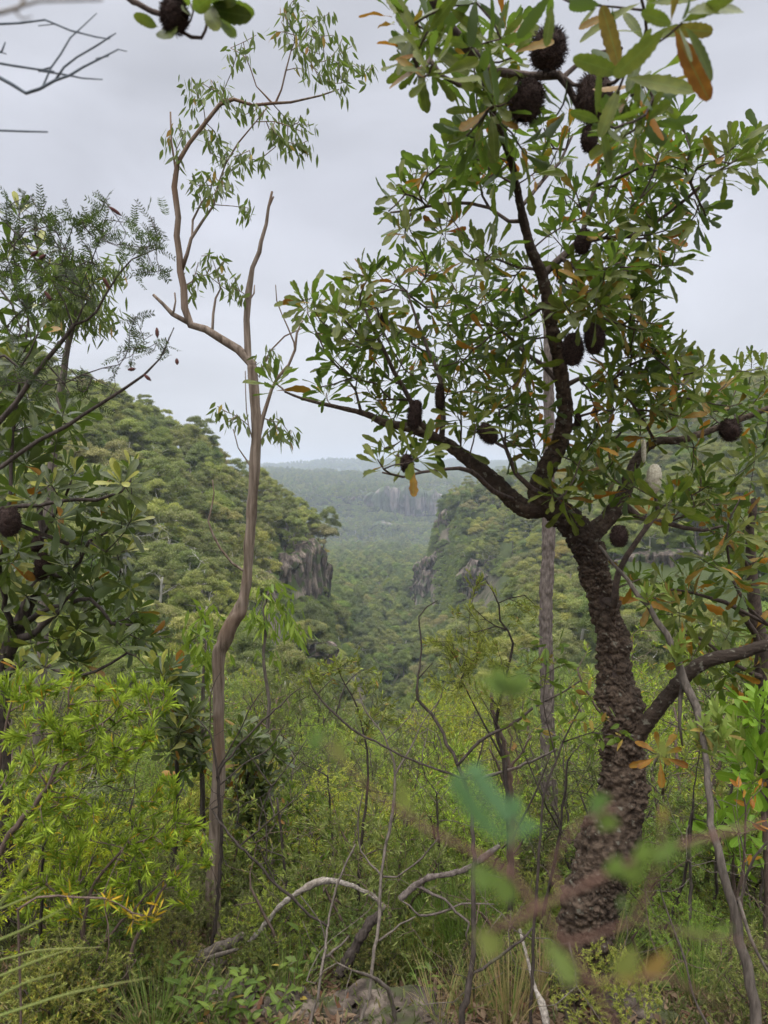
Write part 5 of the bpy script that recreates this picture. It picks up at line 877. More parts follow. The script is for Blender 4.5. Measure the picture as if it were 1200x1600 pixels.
bare('thin_sapling', 'dark curving stem with thin side twigs just right of the fallen arched branch', 'sapling', [[(560, 1620, 2.3, 7), (575, 1560, 2.35, 6), (583, 1500, 2.4, 6), (592, 1430, 2.5, 6), (598, 1350, 2.6, 5), (612, 1270, 2.7, 6), (618, 1210, 2.75, 4), (600, 1150, 2.8, 3), (570, 1110, 2.85, 2.5), (560, 1075, 2.9, 2)], [(598, 1370, 2.6, 4), (565, 1330, 2.7, 3), (560, 1280, 2.7, 2.5), (567, 1240, 2.7, 2)],
  [(592, 1470, 2.45, 4), (625, 1445, 2.5, 3), (650, 1432, 2.5, 2)], [(618, 1210, 2.75, 4), (640, 1170, 2.8, 3), (660, 1130, 2.85, 2), (690, 1090, 2.9, 2), (692, 1075, 2.9, 1.5)], [(605, 1155, 2.8, 2), (640, 1120, 2.8, 1.5), (650, 1100, 2.8, 1.5)], [(620, 1370, 2.6, 3), (660, 1340, 2.6, 3), (685, 1310, 2.6, 2)]], 'greybark')
bare('dark_sapling', 'tall dark bare sapling with a forked top in the middle of the undergrowth', 'sapling', [[(720, 1640, 2.25, 11), (726, 1560, 2.28, 11), (738, 1510, 2.3, 9), (740, 1400, 2.36, 8), (739, 1310, 2.42, 7), (733, 1250, 2.48, 6), (716, 1195, 2.52, 6), (700, 1162, 2.55, 6), (675, 1115, 2.6, 5), (652, 1092, 2.6, 5), (654, 1055, 2.62, 3), (659, 1015, 2.64, 2.5), (654, 963, 2.66, 2.5), (668, 948, 2.66, 2), (684, 938, 2.66, 1.6)],
  [(715, 1194, 2.52, 5), (750, 1160, 2.5, 5), (780, 1142, 2.5, 5), (800, 1132, 2.5, 5), (830, 1108, 2.5, 4), (870, 1086, 2.5, 3), (910, 1062, 2.5, 2)], [(730, 1218, 2.5, 4), (690, 1205, 2.5, 4), (640, 1186, 2.5, 3.5), (600, 1165, 2.5, 3.5), (560, 1146, 2.5, 4), (525, 1118, 2.5, 4), (495, 1085, 2.5, 3), (482, 1060, 2.5, 2)],
  [(740, 1520, 2.3, 5), (780, 1495, 2.3, 5), (815, 1468, 2.3, 4), (835, 1448, 2.3, 3)], [(654, 1062, 2.62, 3), (665, 1048, 2.62, 2), (676, 1035, 2.62, 1.5)], [(756, 1156, 2.5, 3), (745, 1200, 2.5, 2)], [(780, 1142, 2.5, 3), (770, 1120, 2.5, 2), (752, 1090, 2.5, 1.5)], [(524, 1118, 2.5, 2.5), (530, 1100, 2.5, 2), (540, 1070, 2.5, 2), (560, 1050, 2.5, 1.5)], [(495, 1085, 2.5, 2), (520, 1060, 2.5, 1.5)]], 'darkbark')
leafy('fine_sapling', 'slim sapling with fine pale green leaves left of the old banksia', 'sapling', [[(800, 1560, 2.9, 10), (800, 1450, 2.9, 9), (797, 1320, 2.9, 9), (793, 1240, 2.9, 8), (785, 1180, 2.9, 7), (776, 1130, 2.9, 6), (790, 1060, 2.9, 4), (800, 1020, 2.9, 4), (802, 1005, 2.9, 4), (794, 985, 2.9, 3.5), (782, 970, 2.9, 3), (779, 945, 2.9, 3), (770, 925, 2.9, 2), (758, 905, 2.9, 2)],
   [(793, 985, 2.9, 3), (775, 978, 2.9, 2), (760, 968, 2.9, 1.5)], [(779, 942, 2.9, 2), (795, 935, 2.9, 2), (820, 930, 2.9, 1.5)], [(786, 1185, 2.9, 4), (750, 1120, 2.9, 3), (720, 1060, 2.9, 2)], [(797, 1320, 2.9, 4), (840, 1230, 2.9, 3), (860, 1180, 2.9, 2)]],
   blob([(740, 1010, 40, 30, 26), (690, 1000, 30, 15, 10), (760, 1050, 40, 30, 20), (725, 950, 15, 15, 5), (745, 905, 18, 12, 5), (700, 1060, 35, 30, 14), (820, 960, 25, 25, 6), (780, 1090, 40, 20, 10), (840, 1040, 25, 25, 8)]), T_NARR, 'heath', 'darkbark', mode=tuft, tipkw=dict(n=12, ln=(.018, .03), wd=.2, seg=.05, sub=2, age_p=.03, newp=.3), jit=.2, rt=.001)
leafy('fine_sapling', 'low fine leaved sapling with a red leaf in front of the gorge', 'sapling', [[(560, 1500, 3.2, 8), (563, 1350, 3.2, 6), (575, 1200, 3.2, 4), (560, 1110, 3.2, 3), (540, 1070, 3.2, 2)]], blob([(540, 1040, 35, 20, 10), (500, 1050, 30, 15, 8), (580, 1060, 30, 15, 8), (610, 1110, 30, 25, 12), (560, 1130, 40, 25, 12), (470, 1060, 30, 12, 8)]), T_NARR, 'heathd', 'darkbark', mode=tuft, tipkw=dict(n=9, ln=(.02, .03), wd=.25, seg=.05, sub=2, age_p=.03), jit=.2, rt=.001)
bare('red_brown_stem', 'reddish brown bare stem between the dark sapling and the old banksia', 'sapling', [[(800, 1520, 3.6, 10), (797, 1400, 3.6, 11), (798, 1260, 3.6, 11), (793, 1190, 3.6, 9), (783, 1150, 3.6, 8), (770, 1110, 3.6, 7), (768, 1085, 3.6, 5)], [(798, 1260, 3.6, 5), (780, 1200, 3.6, 4), (765, 1170, 3.6, 3)], [(798, 1200, 3.6, 4), (830, 1150, 3.6, 3)]], 'twig', ground=True)
bare('weathered_stem', 'grey weathered thin stem crossing low between sapling and old banksia', 'branch', [[(750, 1215, 3.2, 5), (790, 1205, 3.2, 5), (830, 1190, 3.2, 4), (870, 1170, 3.2, 3)], [(790, 1205, 3.2, 3), (800, 1150, 3.2, 2)]], 'greybark')

def wild_twigs(px_, d, h, n, label, mat='darkbark', w_=.5):
    b_ = P(px_, 1000, d); b_[2] = float(H(b_[0], b_[1])); S = Skel(); e = b_ + np.array((rng.normal() * .12, rng.normal() * .1, h * .6)); S.limb([b_ - (0, 0, .05), (b_ + e) / 2 + rng.normal(size=3) * .04, e], [.009, .007, .005], .05, parent=-1, wob=.004)
    d_ = sph(n); tp = b_ + np.array((0, 0, h * .62)) + d_ * np.array((w_, w_, h * .42)) * rng.uniform(.5, 1, (n, 1)); S.tips(tp, .0012, .05, .3, arch=.4, back=.4)
    t = thing('twiggy_sapling', label, 'sapling', b_); wd = Buf(); S.build(wd); wd.build('branches', M[mat], t)
for (a, d, h, n, lab, m_) in [(455, 3.3, 1.2, 26, 'bare black twigs between the slender trunk and the arched branch', 'darkbark'), (530, 3.8, 1.4, 26, 'thin dark twiggy sapling behind the arched branch', 'darkbark'), (650, 4.2, 1.5, 30, 'dark twiggy sapling behind the brown curved branch', 'darkbark'), (700, 3.4, 1.2, 22, 'grey leafless twigs beside the dark sapling', 'greybark'), (835, 3.3, 1.5, 28, 'dark twigs just left of the old banksia trunk', 'darkbark'), (1010, 3.2, 1.3, 30, 'black leafless twigs right behind the old banksia trunk', 'darkbark'), (1080, 2.9, 1.1, 26, 'thin grey twigs behind the leaning stem', 'greybark'), (1130, 3.6, 1.6, 30, 'dark twiggy sapling near the right edge', 'darkbark'), (240, 3.0, 1.2, 24, 'dark twigs inside the lime bush', 'darkbark'), (60, 3.0, 1.1, 22, 'dark twigs at the left edge under the glossy banksia', 'darkbark'), (610, 5.2, 2.0, 34, 'tall thin leafless sapling in front of the gorge', 'greybark'), (760, 5.0, 2.1, 34, 'tall thin leafless sapling left of the rough trunk', 'greybark'), (960, 4.6, 2.0, 34, 'tall leafless sapling behind the old banksia', 'greybark'), (400, 4.6, 1.8, 30, 'tall leafless grey sapling right of the slender trunk', 'greybark'), (900, 2.35, .5, 14, 'small dry twigs at the old banksia base', 'greybark'), (620, 2.4, .45, 14, 'small dry twigs at the bottom middle', 'greybark')]:
    wild_twigs(a, d, h, n, lab, m_)
for k, (a, d) in enumerate([(420, 2.9), (560, 2.95), (700, 2.75), (790, 2.8), (1060, 2.5), (1150, 2.7), (330, 3.7), (180, 2.5)]): wild_twigs(a, d, rng.uniform(.45, .75), 18, 'low tangle of dry twigs ' + ['right of the slender trunk foot', 'behind the charred log', 'under the brown curved branch', 'left of the pale split stick', 'right of the banksia base', 'at the right edge foot', 'behind the slender trunk foot', 'among the lower left bushes'][k], 'twig', .3)
# ================= fallen wood
def log(label, name, pts, mat, kids=()):
    root, S = bare(name, label, 'branch', [[(a, b_, d_, w_ * .5) for a, b_, d_, w_ in pts]] + list(kids), mat, step=.02, wob=.0008)
    p, r = PT(pts); r = r * .78 * (1 + rng.normal(size=len(r)) * .12); q, rr = smooth_path(p, r, .006); sb = Buf(); tube(sb, q, rr, 28, 0, lambda V, R_, D: R_ * (.3 * fbm(V * np.array((30, 30, 30)), 4) + .2 * fbm(V * 110, 2, 3))); sb.build('bark', M[mat], root); return root, S
log('pale fallen branch arching over the undergrowth in the lower middle', 'fallen_branch', [(385, 1478, 2.9, 9), (410, 1450, 2.9, 10), (432, 1422, 2.9, 10), (455, 1402, 2.9, 11), (480, 1386, 2.9, 11), (505, 1376, 2.9, 11), (540, 1380, 2.9, 11), (565, 1391, 2.9, 11), (585, 1402, 2.9, 10), (600, 1420, 2.9, 8)], 'palewood')
log('brown curved dead branch with pale broken end beside the tussock', 'fallen_branch', [(625, 1405, 2.7, 12), (650, 1383, 2.7, 12), (672, 1371, 2.7, 13), (700, 1366, 2.7, 12), (725, 1360, 2.7, 12), (745, 1347, 2.7, 12), (762, 1335, 2.7, 11), (780, 1322, 2.7, 10)], 'roughbark',
    [[(655, 1385, 2.7, 6), (675, 1397, 2.68, 5), (695, 1405, 2.66, 4), (712, 1425, 2.64, 4), (733, 1442, 2.62, 4), (728, 1460, 2.62, 3), (733, 1477, 2.62, 2)], [(705, 1420, 2.65, 4), (680, 1428, 2.66, 4), (655, 1430, 2.66, 4), (640, 1415, 2.66, 3), (628, 1408, 2.66, 2)], [(705, 1420, 2.65, 3), (722, 1412, 2.65, 3), (745, 1412, 2.65, 2.5), (772, 1413, 2.65, 2)], [(745, 1362, 2.7, 4), (765, 1367, 2.7, 3), (785, 1372, 2.7, 2)]])
log('short charred log leaning in the undergrowth below the arched branch', 'charred_log', [(530, 1525, 2.75, 22), (552, 1485, 2.75, 20), (565, 1462, 2.75, 18), (580, 1440, 2.75, 15), (595, 1425, 2.75, 12)], 'darkbark')
log('weathered grey log lying at the foot of the slender trunk', 'fallen_log', [(278, 1512, 2.85, 16), (300, 1499, 2.85, 20), (330, 1487, 2.85, 22), (360, 1475, 2.85, 20), (380, 1462, 2.85, 14)], 'greybark', [[(300, 1505, 2.8, 8), (340, 1493, 2.78, 8), (372, 1483, 2.78, 5)]])
log('pale split stick standing beside the old banksia base', 'dead_stick', [(862, 1640, 2.2, 16), (850, 1580, 2.25, 14), (835, 1540, 2.3, 10), (822, 1490, 2.35, 8), (812, 1452, 2.4, 5)], 'palewood')
log('thin dead brown stem leaning at the right of the old banksia base', 'dead_stick', [(1110, 1610, 2.0, 5), (1085, 1560, 2.05, 5), (1070, 1500, 2.1, 5), (1052, 1450, 2.15, 4), (1036, 1405, 2.2, 4), (1030, 1380, 2.2, 2)], 'darkbark')

# ================= rocks
def rock(px_, py_, d, rx, ry, rz, label, sink=.3, rot=0):
    bf = Buf(); n, s = 40, 56; th = np.linspace(.02, math.pi - .02, n)[:, None]; a = (np.arange(s) / s * 2 * math.pi)[None]
    q = np.stack([np.sin(th) * np.cos(a), np.sin(th) * np.sin(a), np.cos(th) + 0 * a], -1); q = np.sign(q) * np.abs(q) ** .6
    c = P(px_, py_, d); c[2] = float(H(c[0], c[1])) + rz * (1 - 2 * sink); sd = px_ * .01
    d1, d2, idn = cells(q * 1.3 + sd, 3); q = q * (1 + ((idn - .5) * .38 + fbm(q * 2.2 + sd, 4) * .16 - np.clip(.18 - (d2 - d1), 0, 1) * .5)[..., None]); q = q * np.array((rx, ry, rz)); cr, sr = math.cos(rot), math.sin(rot)
    q = q @ np.array([[cr, sr, 0], [-sr, cr, 0], [0, 0, 1]]) + c; i = np.arange(n - 1)[:, None] * s; j = np.arange(s)[None]
    bf.add(q, np.stack([i + j, i + s + j, i + s + (j + 1) % s, i + (j + 1) % s], -1)); o = bf.build('rock', M['rock']); tag(o, label, 'rock'); return o
rock(305, 1520, 2.75, .11, .12, .05, 'pale flat rock under the log at the foot of the slender trunk', .2)
rock(443, 1497, 2.75, .035, .04, .03, 'small whitish stone right of the fallen log', .1)
rock(555, 1560, 2.5, .13, .13, .026, 'large brown sloping rock half buried in leaf litter', .25, .4)
rock(455, 1545, 2.5, .1, .08, .035, 'low brown rock left of the large sloping rock', .2, .2)
rock(365, 1545, 2.6, .09, .08, .04, 'small buff rock behind the broad leaved seedlings', .15)
rock(620, 1590, 2.42, .16, .12, .03, 'flat rock slab at the bottom edge right of the dark stem', .2)
rock(1000, 1585, 2.4, .1, .08, .03, 'small low rock among dead leaves right of the banksia base', .3)

# ================= heath shrubs of the slope: six kinds, then copies
heath = []
def mk_heath(leafm, h, w_, ntip, T, bark='twig', mode=tuft, kw=None, nst=4, rt=.0016):
    S = Skel(); 
    for k in range(nst):
        a = k * 6.28 / nst + rng.random(); t = np.array((math.cos(a) * w_ * .3, math.sin(a) * w_ * .3, h * .6)); S.limb([(0.02 * math.cos(a), .02 * math.sin(a), -.15), t * np.array((.3, .3, .4)), t], [.014, .01, .006], .08, parent=-1, wob=.01)
    d = sph(ntip); d[:, 2] = np.abs(d[:, 2]) ; q = rng.random(ntip) ** .4; tp = d * q[:, None] * np.array((w_ * .5, w_ * .5, h * .65)) + np.array((0, 0, h * .36)); tp[:, 2] = np.maximum(tp[:, 2], .05)
    ax = S.tips(tp, rt, .07, .2, arch=.3); wd = Buf(); fo = Buf(); S.build(wd); mode(fo, T, tp, ax, S, **(kw or {}))
    p = {'wood': wd.mesh('heath_wood', M[bark]), 'leaf': fo.mesh('heath_leaves', M[leafm])}; both = Buf(); both.add(np.concatenate(wd.V), np.concatenate(wd.Q), None, 0); both.add(np.concatenate(fo.V), np.concatenate(fo.Q), np.concatenate(fo.A), 1); p['both'] = both.mesh('heath_whole', [M[bark], M[leafm]]); heath.append(p)
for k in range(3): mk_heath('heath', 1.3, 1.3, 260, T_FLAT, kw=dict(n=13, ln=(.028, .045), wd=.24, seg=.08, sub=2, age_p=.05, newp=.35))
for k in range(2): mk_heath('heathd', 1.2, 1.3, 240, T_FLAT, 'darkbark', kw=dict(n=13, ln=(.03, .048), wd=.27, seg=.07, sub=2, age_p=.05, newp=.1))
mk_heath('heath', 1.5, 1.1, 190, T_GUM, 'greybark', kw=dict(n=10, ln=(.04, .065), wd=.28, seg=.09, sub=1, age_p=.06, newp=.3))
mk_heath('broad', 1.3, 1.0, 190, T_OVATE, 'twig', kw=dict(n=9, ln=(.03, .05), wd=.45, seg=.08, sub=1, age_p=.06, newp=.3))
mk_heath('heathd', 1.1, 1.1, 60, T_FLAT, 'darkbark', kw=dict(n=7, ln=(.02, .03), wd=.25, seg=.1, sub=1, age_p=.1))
HL = [('fine leaved green heath bush', 'fine leaved heath bushes')] * 3 + [('darker fine leaved heath bush', 'dark heath bushes')] * 2 + [('upright bush with longer pointed leaves', 'pointed leaved bushes'), ('small bush with rounded bright leaves', 'round leaved bushes'), ('thin half bare bush with dark stems', 'half bare bushes')]
hp = []; y = 3.5
while y < 60:
    s_ = .62 + y * .042; xa = -.72 * y - 1.2; xb = .72 * y + 1.2; n_ = int((xb - xa) / s_); xs = xa + (np.arange(n_) + .5) * s_ + rng.normal(size=n_) * s_ * .3
    hp.append(np.stack([xs, y + rng.normal(size=n_) * s_ * .25, np.full(n_, s_)], -1)); y += s_ * .85
hp = np.concatenate(hp); hx, hy, hs = hp.T; hk = np.where(rng.random(len(hx)) < .42, rng.integers(0, 3, len(hx)), rng.integers(3, 8, len(hx))); hz = H(hx, hy); hpx = 600 + F * hx / hy
hsc = rng.uniform(.75, 1.15, len(hx)) * (.62 + hy * .032) * 1.0
keep = ~((hy < 4.1) & (hpx > 285) & (hpx < 395)) & ~((hy < 5) & (hpx > 360) & (hpx < 860) & (rng.random(len(hx)) < .25)); o_ = np.argsort(hy)
o_ = o_[keep[o_]]; near, far_ = o_[:298], o_[298:]
def zone(px_, d, s):
    a = ['at left edge', 'left of slender trunk', 'behind slender trunk', 'behind arched branch', 'behind dark saplings', 'left of banksia trunk', 'behind banksia trunk', 'at right edge'][int(np.searchsorted([110, 290, 400, 540, 740, 880, 1060], px_))]
    return a + [', closest', ', near', ', further back', ', far downslope'][int(np.searchsorted([5, 8, 12], d))] + (', tall' if s > 1.02 else (', low' if s < .86 else ''))
for q in near:
    p = heath[hk[q]]; o = bpy.data.objects.new('heath_bush', None); col.objects.link(o); o.location = (hx[q], hy[q], hz[q]); s = float(hsc[q]); o.scale = (s, s, s * float(rng.uniform(.85, 1.2))); o.rotation_euler = (rng.normal() * .12, rng.normal() * .12, rng.uniform(0, 6.28))
    zn = zone(hpx[q], hy[q], hsc[q] / (.62 + hy[q] * .032)); tag(o, HL[hk[q]][0] + ' ' + zn, 'bush', HL[hk[q]][1] + ' ' + zn)
    for nm, k_ in (('stems', 'wood'), ('foliage', 'leaf')): c_ = bpy.data.objects.new(nm, p[k_]); col.objects.link(c_); c_.parent = o
# taller bushes that fill the middle of the picture, each with its own stems
lx_ = [];
for k in range(95):
    yy = rng.uniform(2.25, 4.2); a = rng.uniform(-20, 1220)
    if (260 < a < 660 and yy < 2.8) or (285 < a < 390 and yy < 3.6): continue
    if 660 < a < 840 and yy < 2.5: continue
    if 840 < a < 960 and yy < 2.7: continue
    kk = int(rng.choice([0, 1, 3, 4, 6, 7])); p = heath[kk]; xx = (a - 600) / F * yy; o = bpy.data.objects.new('low_bush', None); col.objects.link(o); o.location = (xx, yy, float(H(xx, yy))); s = float(rng.uniform(.18, .32)); o.scale = (s * 1.2, s * 1.2, s); o.rotation_euler = (rng.normal() * .15, rng.normal() * .15, rng.uniform(0, 6.28))
    zn = 'in the front undergrowth ' + ['at the left edge', 'under the lime bushes', 'around the fallen log', 'by the large rock', 'by the dark sapling foot', 'at the old banksia base', 'right of the banksia base', 'at the right edge'][int(np.searchsorted([120, 280, 430, 620, 800, 950, 1080], a))] + (', closest' if yy < 2.7 else ', behind' if yy > 3.4 else ''); nm_ = {0: 'tiny fine leaved bush', 1: 'tiny fine leaved bush', 3: 'tiny dark leaved bush', 4: 'tiny dark leaved bush', 6: 'tiny round leaved bush', 7: 'tiny half bare bush'}[kk]
    tag(o, nm_ + ' ' + zn, 'bush', nm_ + ' ' + zn)
    for nm, k_ in (('stems', 'wood'), ('foliage', 'leaf')): c_ = bpy.data.objects.new(nm, p[k_]); col.objects.link(c_); c_.parent = o
tall = []
def mk_tall(leafm, h, w_, ntip, T, bark, kw, nst=5, lo=.3, gap=.25):
    S = Skel()
    for k in range(nst):
        a = k * 6.28 / nst + rng.random(); e = np.array((math.cos(a) * w_ * .38, math.sin(a) * w_ * .38, h * rng.uniform(.6, .85))); S.limb([(0.04 * math.cos(a), .04 * math.sin(a), -.3), e * np.array((.35, .35, .45)) + rng.normal(size=3) * .05, e], [.02, .014, .007], .1, parent=-1, wob=.012)
    d = sph(ntip * 3); q = rng.random(ntip * 3) ** .45; tp = d * q[:, None] * np.array((w_ * .5, w_ * .5, h * (1 - lo) * .5)) + np.array((0, 0, h * (1 + lo) * .5)); tp = tp[vnoise(tp * 2.6, int(rng.integers(1, 99))) > gap - .5][:ntip]
    ax = S.tips(tp, .002, .09, .22, arch=.35); wd = Buf(); fo = Buf(); S.build(wd); tuft(fo, T, tp, ax, S, **kw)
    both = Buf(); both.add(np.concatenate(wd.V), np.concatenate(wd.Q), None, 0); both.add(np.concatenate(fo.V), np.concatenate(fo.Q), np.concatenate(fo.A), 1)
    tall.append({'wood': wd.mesh('tall_wood', M[bark]), 'leaf': fo.mesh('tall_leaves', M[leafm]), 'h': h})
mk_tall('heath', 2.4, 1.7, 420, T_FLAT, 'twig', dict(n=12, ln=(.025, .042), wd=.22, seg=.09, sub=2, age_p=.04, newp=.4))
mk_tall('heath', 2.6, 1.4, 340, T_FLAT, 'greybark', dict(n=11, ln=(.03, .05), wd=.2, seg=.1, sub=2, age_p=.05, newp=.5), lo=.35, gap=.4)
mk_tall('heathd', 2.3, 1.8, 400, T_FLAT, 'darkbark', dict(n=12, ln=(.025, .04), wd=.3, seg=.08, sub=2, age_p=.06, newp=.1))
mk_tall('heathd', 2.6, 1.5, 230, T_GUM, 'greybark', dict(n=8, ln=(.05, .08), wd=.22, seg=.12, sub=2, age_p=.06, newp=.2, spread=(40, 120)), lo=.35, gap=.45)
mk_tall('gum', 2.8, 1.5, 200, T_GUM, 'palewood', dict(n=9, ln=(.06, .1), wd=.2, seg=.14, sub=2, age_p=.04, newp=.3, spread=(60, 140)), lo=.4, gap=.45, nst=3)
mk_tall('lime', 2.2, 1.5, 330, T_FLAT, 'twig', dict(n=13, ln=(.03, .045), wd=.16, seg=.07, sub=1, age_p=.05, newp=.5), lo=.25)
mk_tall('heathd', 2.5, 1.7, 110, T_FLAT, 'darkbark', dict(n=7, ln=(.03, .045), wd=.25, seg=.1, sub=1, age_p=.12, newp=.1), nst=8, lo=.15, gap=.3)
TL = ['fine leaved yellow green bush', 'open fine leaved bush', 'dense dull green bush', 'pointed leaved dull bush', 'pale stemmed drooping bush', 'lime green feathery bush', 'half bare dark stemmed bush']
def topline(px_): return np.interp(px_, [-100, 200, 300, 380, 450, 520, 570, 620, 660, 700, 760, 850, 1000, 1300], [1010, 1010, 1000, 1010, 1010, 1050, 1080, 1120, 1120, 1050, 1000, 985, 950, 920])
tp_ = []; yy = 4.3
while yy < 30:
    s_ = .9 + yy * .055; xa = -.68 * yy - .6; n_ = int((1.36 * yy + 1.2) / s_); xs = xa + (np.arange(n_) + .5) * s_ + rng.normal(size=n_) * s_ * .3; tp_.append(np.stack([xs, yy + rng.normal(size=n_) * s_ * .25], -1)); yy += s_ * .95
tp_ = np.concatenate(tp_); tx, ty = tp_.T; tz = H(tx, ty); tpx = 600 + F * tx / ty; gpy = 740 + F * (EYE - tz) / ty; hmax = (gpy - topline(tpx)) * ty / F; th_ = np.clip(hmax * rng.uniform(.5, 1.0, len(tx)), .8, 3.6)
print('tall', len(tx))
for q in np.argsort(ty):
    kk = int(rng.choice(7, p=[.2, .17, .19, .1, .1, .08, .16])); p = tall[kk]; o = bpy.data.objects.new('tall_bush', None); col.objects.link(o); o.location = (tx[q], ty[q], tz[q]); s = float(th_[q] / p['h']); s2 = float(np.clip(s, .6, 1.1)); o.scale = (s2, s2, s); o.rotation_euler = (rng.normal() * .08, rng.normal() * .08, rng.uniform(0, 6.28))
    zn = zone(tpx[q], ty[q], 1.1 if th_[q] > 2.2 else (.7 if th_[q] < 1.5 else .95)); tag(o, TL[kk] + ' ' + zn, 'bush', TL[kk] + ' ' + zn)
    for nm, k_ in (('stems', 'wood'), ('foliage', 'leaf')): c_ = bpy.data.objects.new(nm, p[k_]); col.objects.link(c_); c_.parent = o
def gn_scatter(name, label, V, pick, size, meshes, colname, itemname):
    pm = bpy.data.meshes.new(name); pm.vertices.add(len(V)); pm.vertices.foreach_set('co', V.astype(np.float32).ravel())
    for nm, ty, v in (('pick', 'INT', pick.astype(np.int32)), ('size', 'FLOAT', size.astype(np.float32)), ('turn', 'FLOAT', rng.uniform(0, 6.28, len(V)).astype(np.float32))):
        a = pm.attributes.new(nm, ty, 'POINT'); a.data.foreach_set('value', v)
    fo = bpy.data.objects.new(name, pm); col.objects.link(fo); tag(fo, label, None, None, 'stuff'); pc = bpy.data.collections.new(colname)
    for i, me in enumerate(meshes): pc.objects.link(bpy.data.objects.new('%s_%02d' % (itemname, i), me))
    gn = bpy.data.node_groups.new(name, 'GeometryNodeTree'); gn.interface.new_socket('Geometry', in_out='INPUT', socket_type='NodeSocketGeometry'); gn.interface.new_socket('Geometry', in_out='OUTPUT', socket_type='NodeSocketGeometry')
    N = gn.nodes.new; L = gn.links.new; gi = N('NodeGroupInput'); go = N('NodeGroupOutput'); ip = N('GeometryNodeInstanceOnPoints'); ci = N('GeometryNodeCollectionInfo')
    ci.inputs[0].default_value = pc; ci.inputs['Separate Children'].default_value = True; ci.inputs['Reset Children'].default_value = True
    def at(nm, ty): q = N('GeometryNodeInputNamedAttribute'); q.data_type = ty; q.inputs[0].default_value = nm; return q.outputs[0]
    ip.inputs['Pick Instance'].default_value = True; L(gi.outputs[0], ip.inputs['Points']); L(ci.outputs[0], ip.inputs['Instance']); L(at('pick', 'INT'), ip.inputs['Instance Index']); L(at('size', 'FLOAT'), ip.inputs['Scale'])
    cx = N('ShaderNodeCombineXYZ'); L(at('turn', 'FLOAT'), cx.inputs[2]); L(cx.outputs[0], ip.inputs['Rotation']); L(ip.outputs[0], go.inputs[0]); fo.modifiers.new(name, 'NODES').node_group = gn; return fo
gn_scatter('brush', 'dense low brush covering the slope below the nearest bushes', np.stack([hx[far_], hy[far_], hz[far_] - .05], -1), hk[far_], hsc[far_], [p['both'] for p in heath], 'brush_kinds', 'brush_kind')
print('heath', len(near), len(far_))

# ================= ground cover, grass, litter
def blades(bf, base, n, ln, spread, wd=.004, lean=(0, 0), age_p=.1, droop=.6, r=.04):
    a = rng.uniform(0, 6.28, n); el = rng.uniform(0, 1, n) ** .7 * spread; L_ = rng.uniform(.55, 1, n) * ln; k = 7; t = np.linspace(0, 1, k)[None, :, None]
    d = np.stack([np.cos(a) * np.sin(el) + lean[0], np.sin(a) * np.sin(el) + lean[1], np.cos(el)], -1); d = unit(d); p0 = base + np.stack([np.cos(a), np.sin(a), 0 * a], -1) * rng.uniform(0, r, (n, 1))
    c = p0[:, None] + d[:, None] * t * L_[:, None, None]; c[..., 2] -= (t[..., 0] ** 2.2) * (L_ * droop * rng.uniform(.3, 1, n) * (np.sin(el) + .15))[:, None]
    s = unit(np.cross(d, np.array((0, 0, 1.)) + rng.normal(size=(n, 3)) * .3)); w_ = wd * (1 - t ** 2 * .9) * .5
    V = np.stack([c - s[:, None] * w_, c + s[:, None] * w_], 2).reshape(n, k * 2, 3); Q = np.array([(2 * i, 2 * i + 1, 2 * i + 3, 2 * i + 2) for i in range(k - 1)])[None] + np.arange(n)[:, None, None] * k * 2
    ag = np.where(rng.random(n) < age_p, rng.uniform(.5, 1, n), 0); A = np.stack(np.broadcast_arrays(rng.random(n)[:, None], ag[:, None], np.ones((1, k * 2))), -1); bf.add(V.reshape(-1, 3), Q.reshape(-1, 4), A.reshape(-1, 3))
def tussock(px_, d, n, ln, spread, label, lean=(0, 0), age_p=.1, wd=.004, droop=.6, r=.06, dz=0):
    p = P(px_, 1000, d); p[2] = float(H(p[0], p[1])) + dz; bf = Buf(); blades(bf, p, n, ln, spread, wd, lean, age_p, droop, r); o = bf.build('grass_tussock', M['grass'], None); tag(o, label, 'grass'); return o
tussock(690, 3.3, 260, .75, .75, 'long arching green grass tussock behind the brown curved branch', (-.25, 0), .05)
tussock(730, 3.0, 200, .6, .5, 'upright green grass tussock under the blurred blue green leaf', (0, 0), .08)
tussock(655, 3.8, 200, .9, .9, 'pale long bladed tussock leaning left behind the dark sapling', (-.5, -.2), .12)
tussock(500, 3.6, 120, .7, .9, 'thin grass tussock between slender trunk and dark curving stem', (.2, 0), .2)
tussock(800, 2.35, 100, .42, .5, 'dry straw coloured grass tuft left of the pale split stick', (0, 0), .85, .003)
tussock(745, 2.45, 70, .36, .6, 'dry brownish grass tuft around the dark sapling foot', (0, 0), .75, .003)
tussock(850, 2.5, 110, .38, .6, 'straw coloured grass tuft against the old banksia base', (0, 0), .8, .003)
tussock(690, 2.4, 45, .34, .7, 'mixed green and dry grass tuft at the bottom middle', (0, 0), .5, .003)
tussock(1010, 2.45, 50, .3, .8, 'green grass tuft among litter right of the banksia base', (0, 0), .3, .003)
tussock(1100, 2.6, 120, .45, .7, 'green grass tuft behind the leaning grey stem', (0, 0), .2, .003)
tussock(230, 2.3, 160, .38, .8, 'dull green grass tuft among the seedlings at lower left', (0, 0), .25, .003)
tussock(60, 2.25, 120, .32, .8, 'dense dark grass tuft in the bottom left corner', (0, 0), .2, .004)
tussock(640, 2.9, 120, .4, .8, 'spiky green tuft below the brown curved branch', (0, 0), .1, .003)
tussock(440, 2.7, 90, .3, .8, 'thin tuft of green grass behind the brown rocks', (0, 0), .3, .003)
tussock(950, 2.9, 140, .5, .7, 'soft green grass tuft right behind the burl of the old banksia', (0, 0), .2, .003)
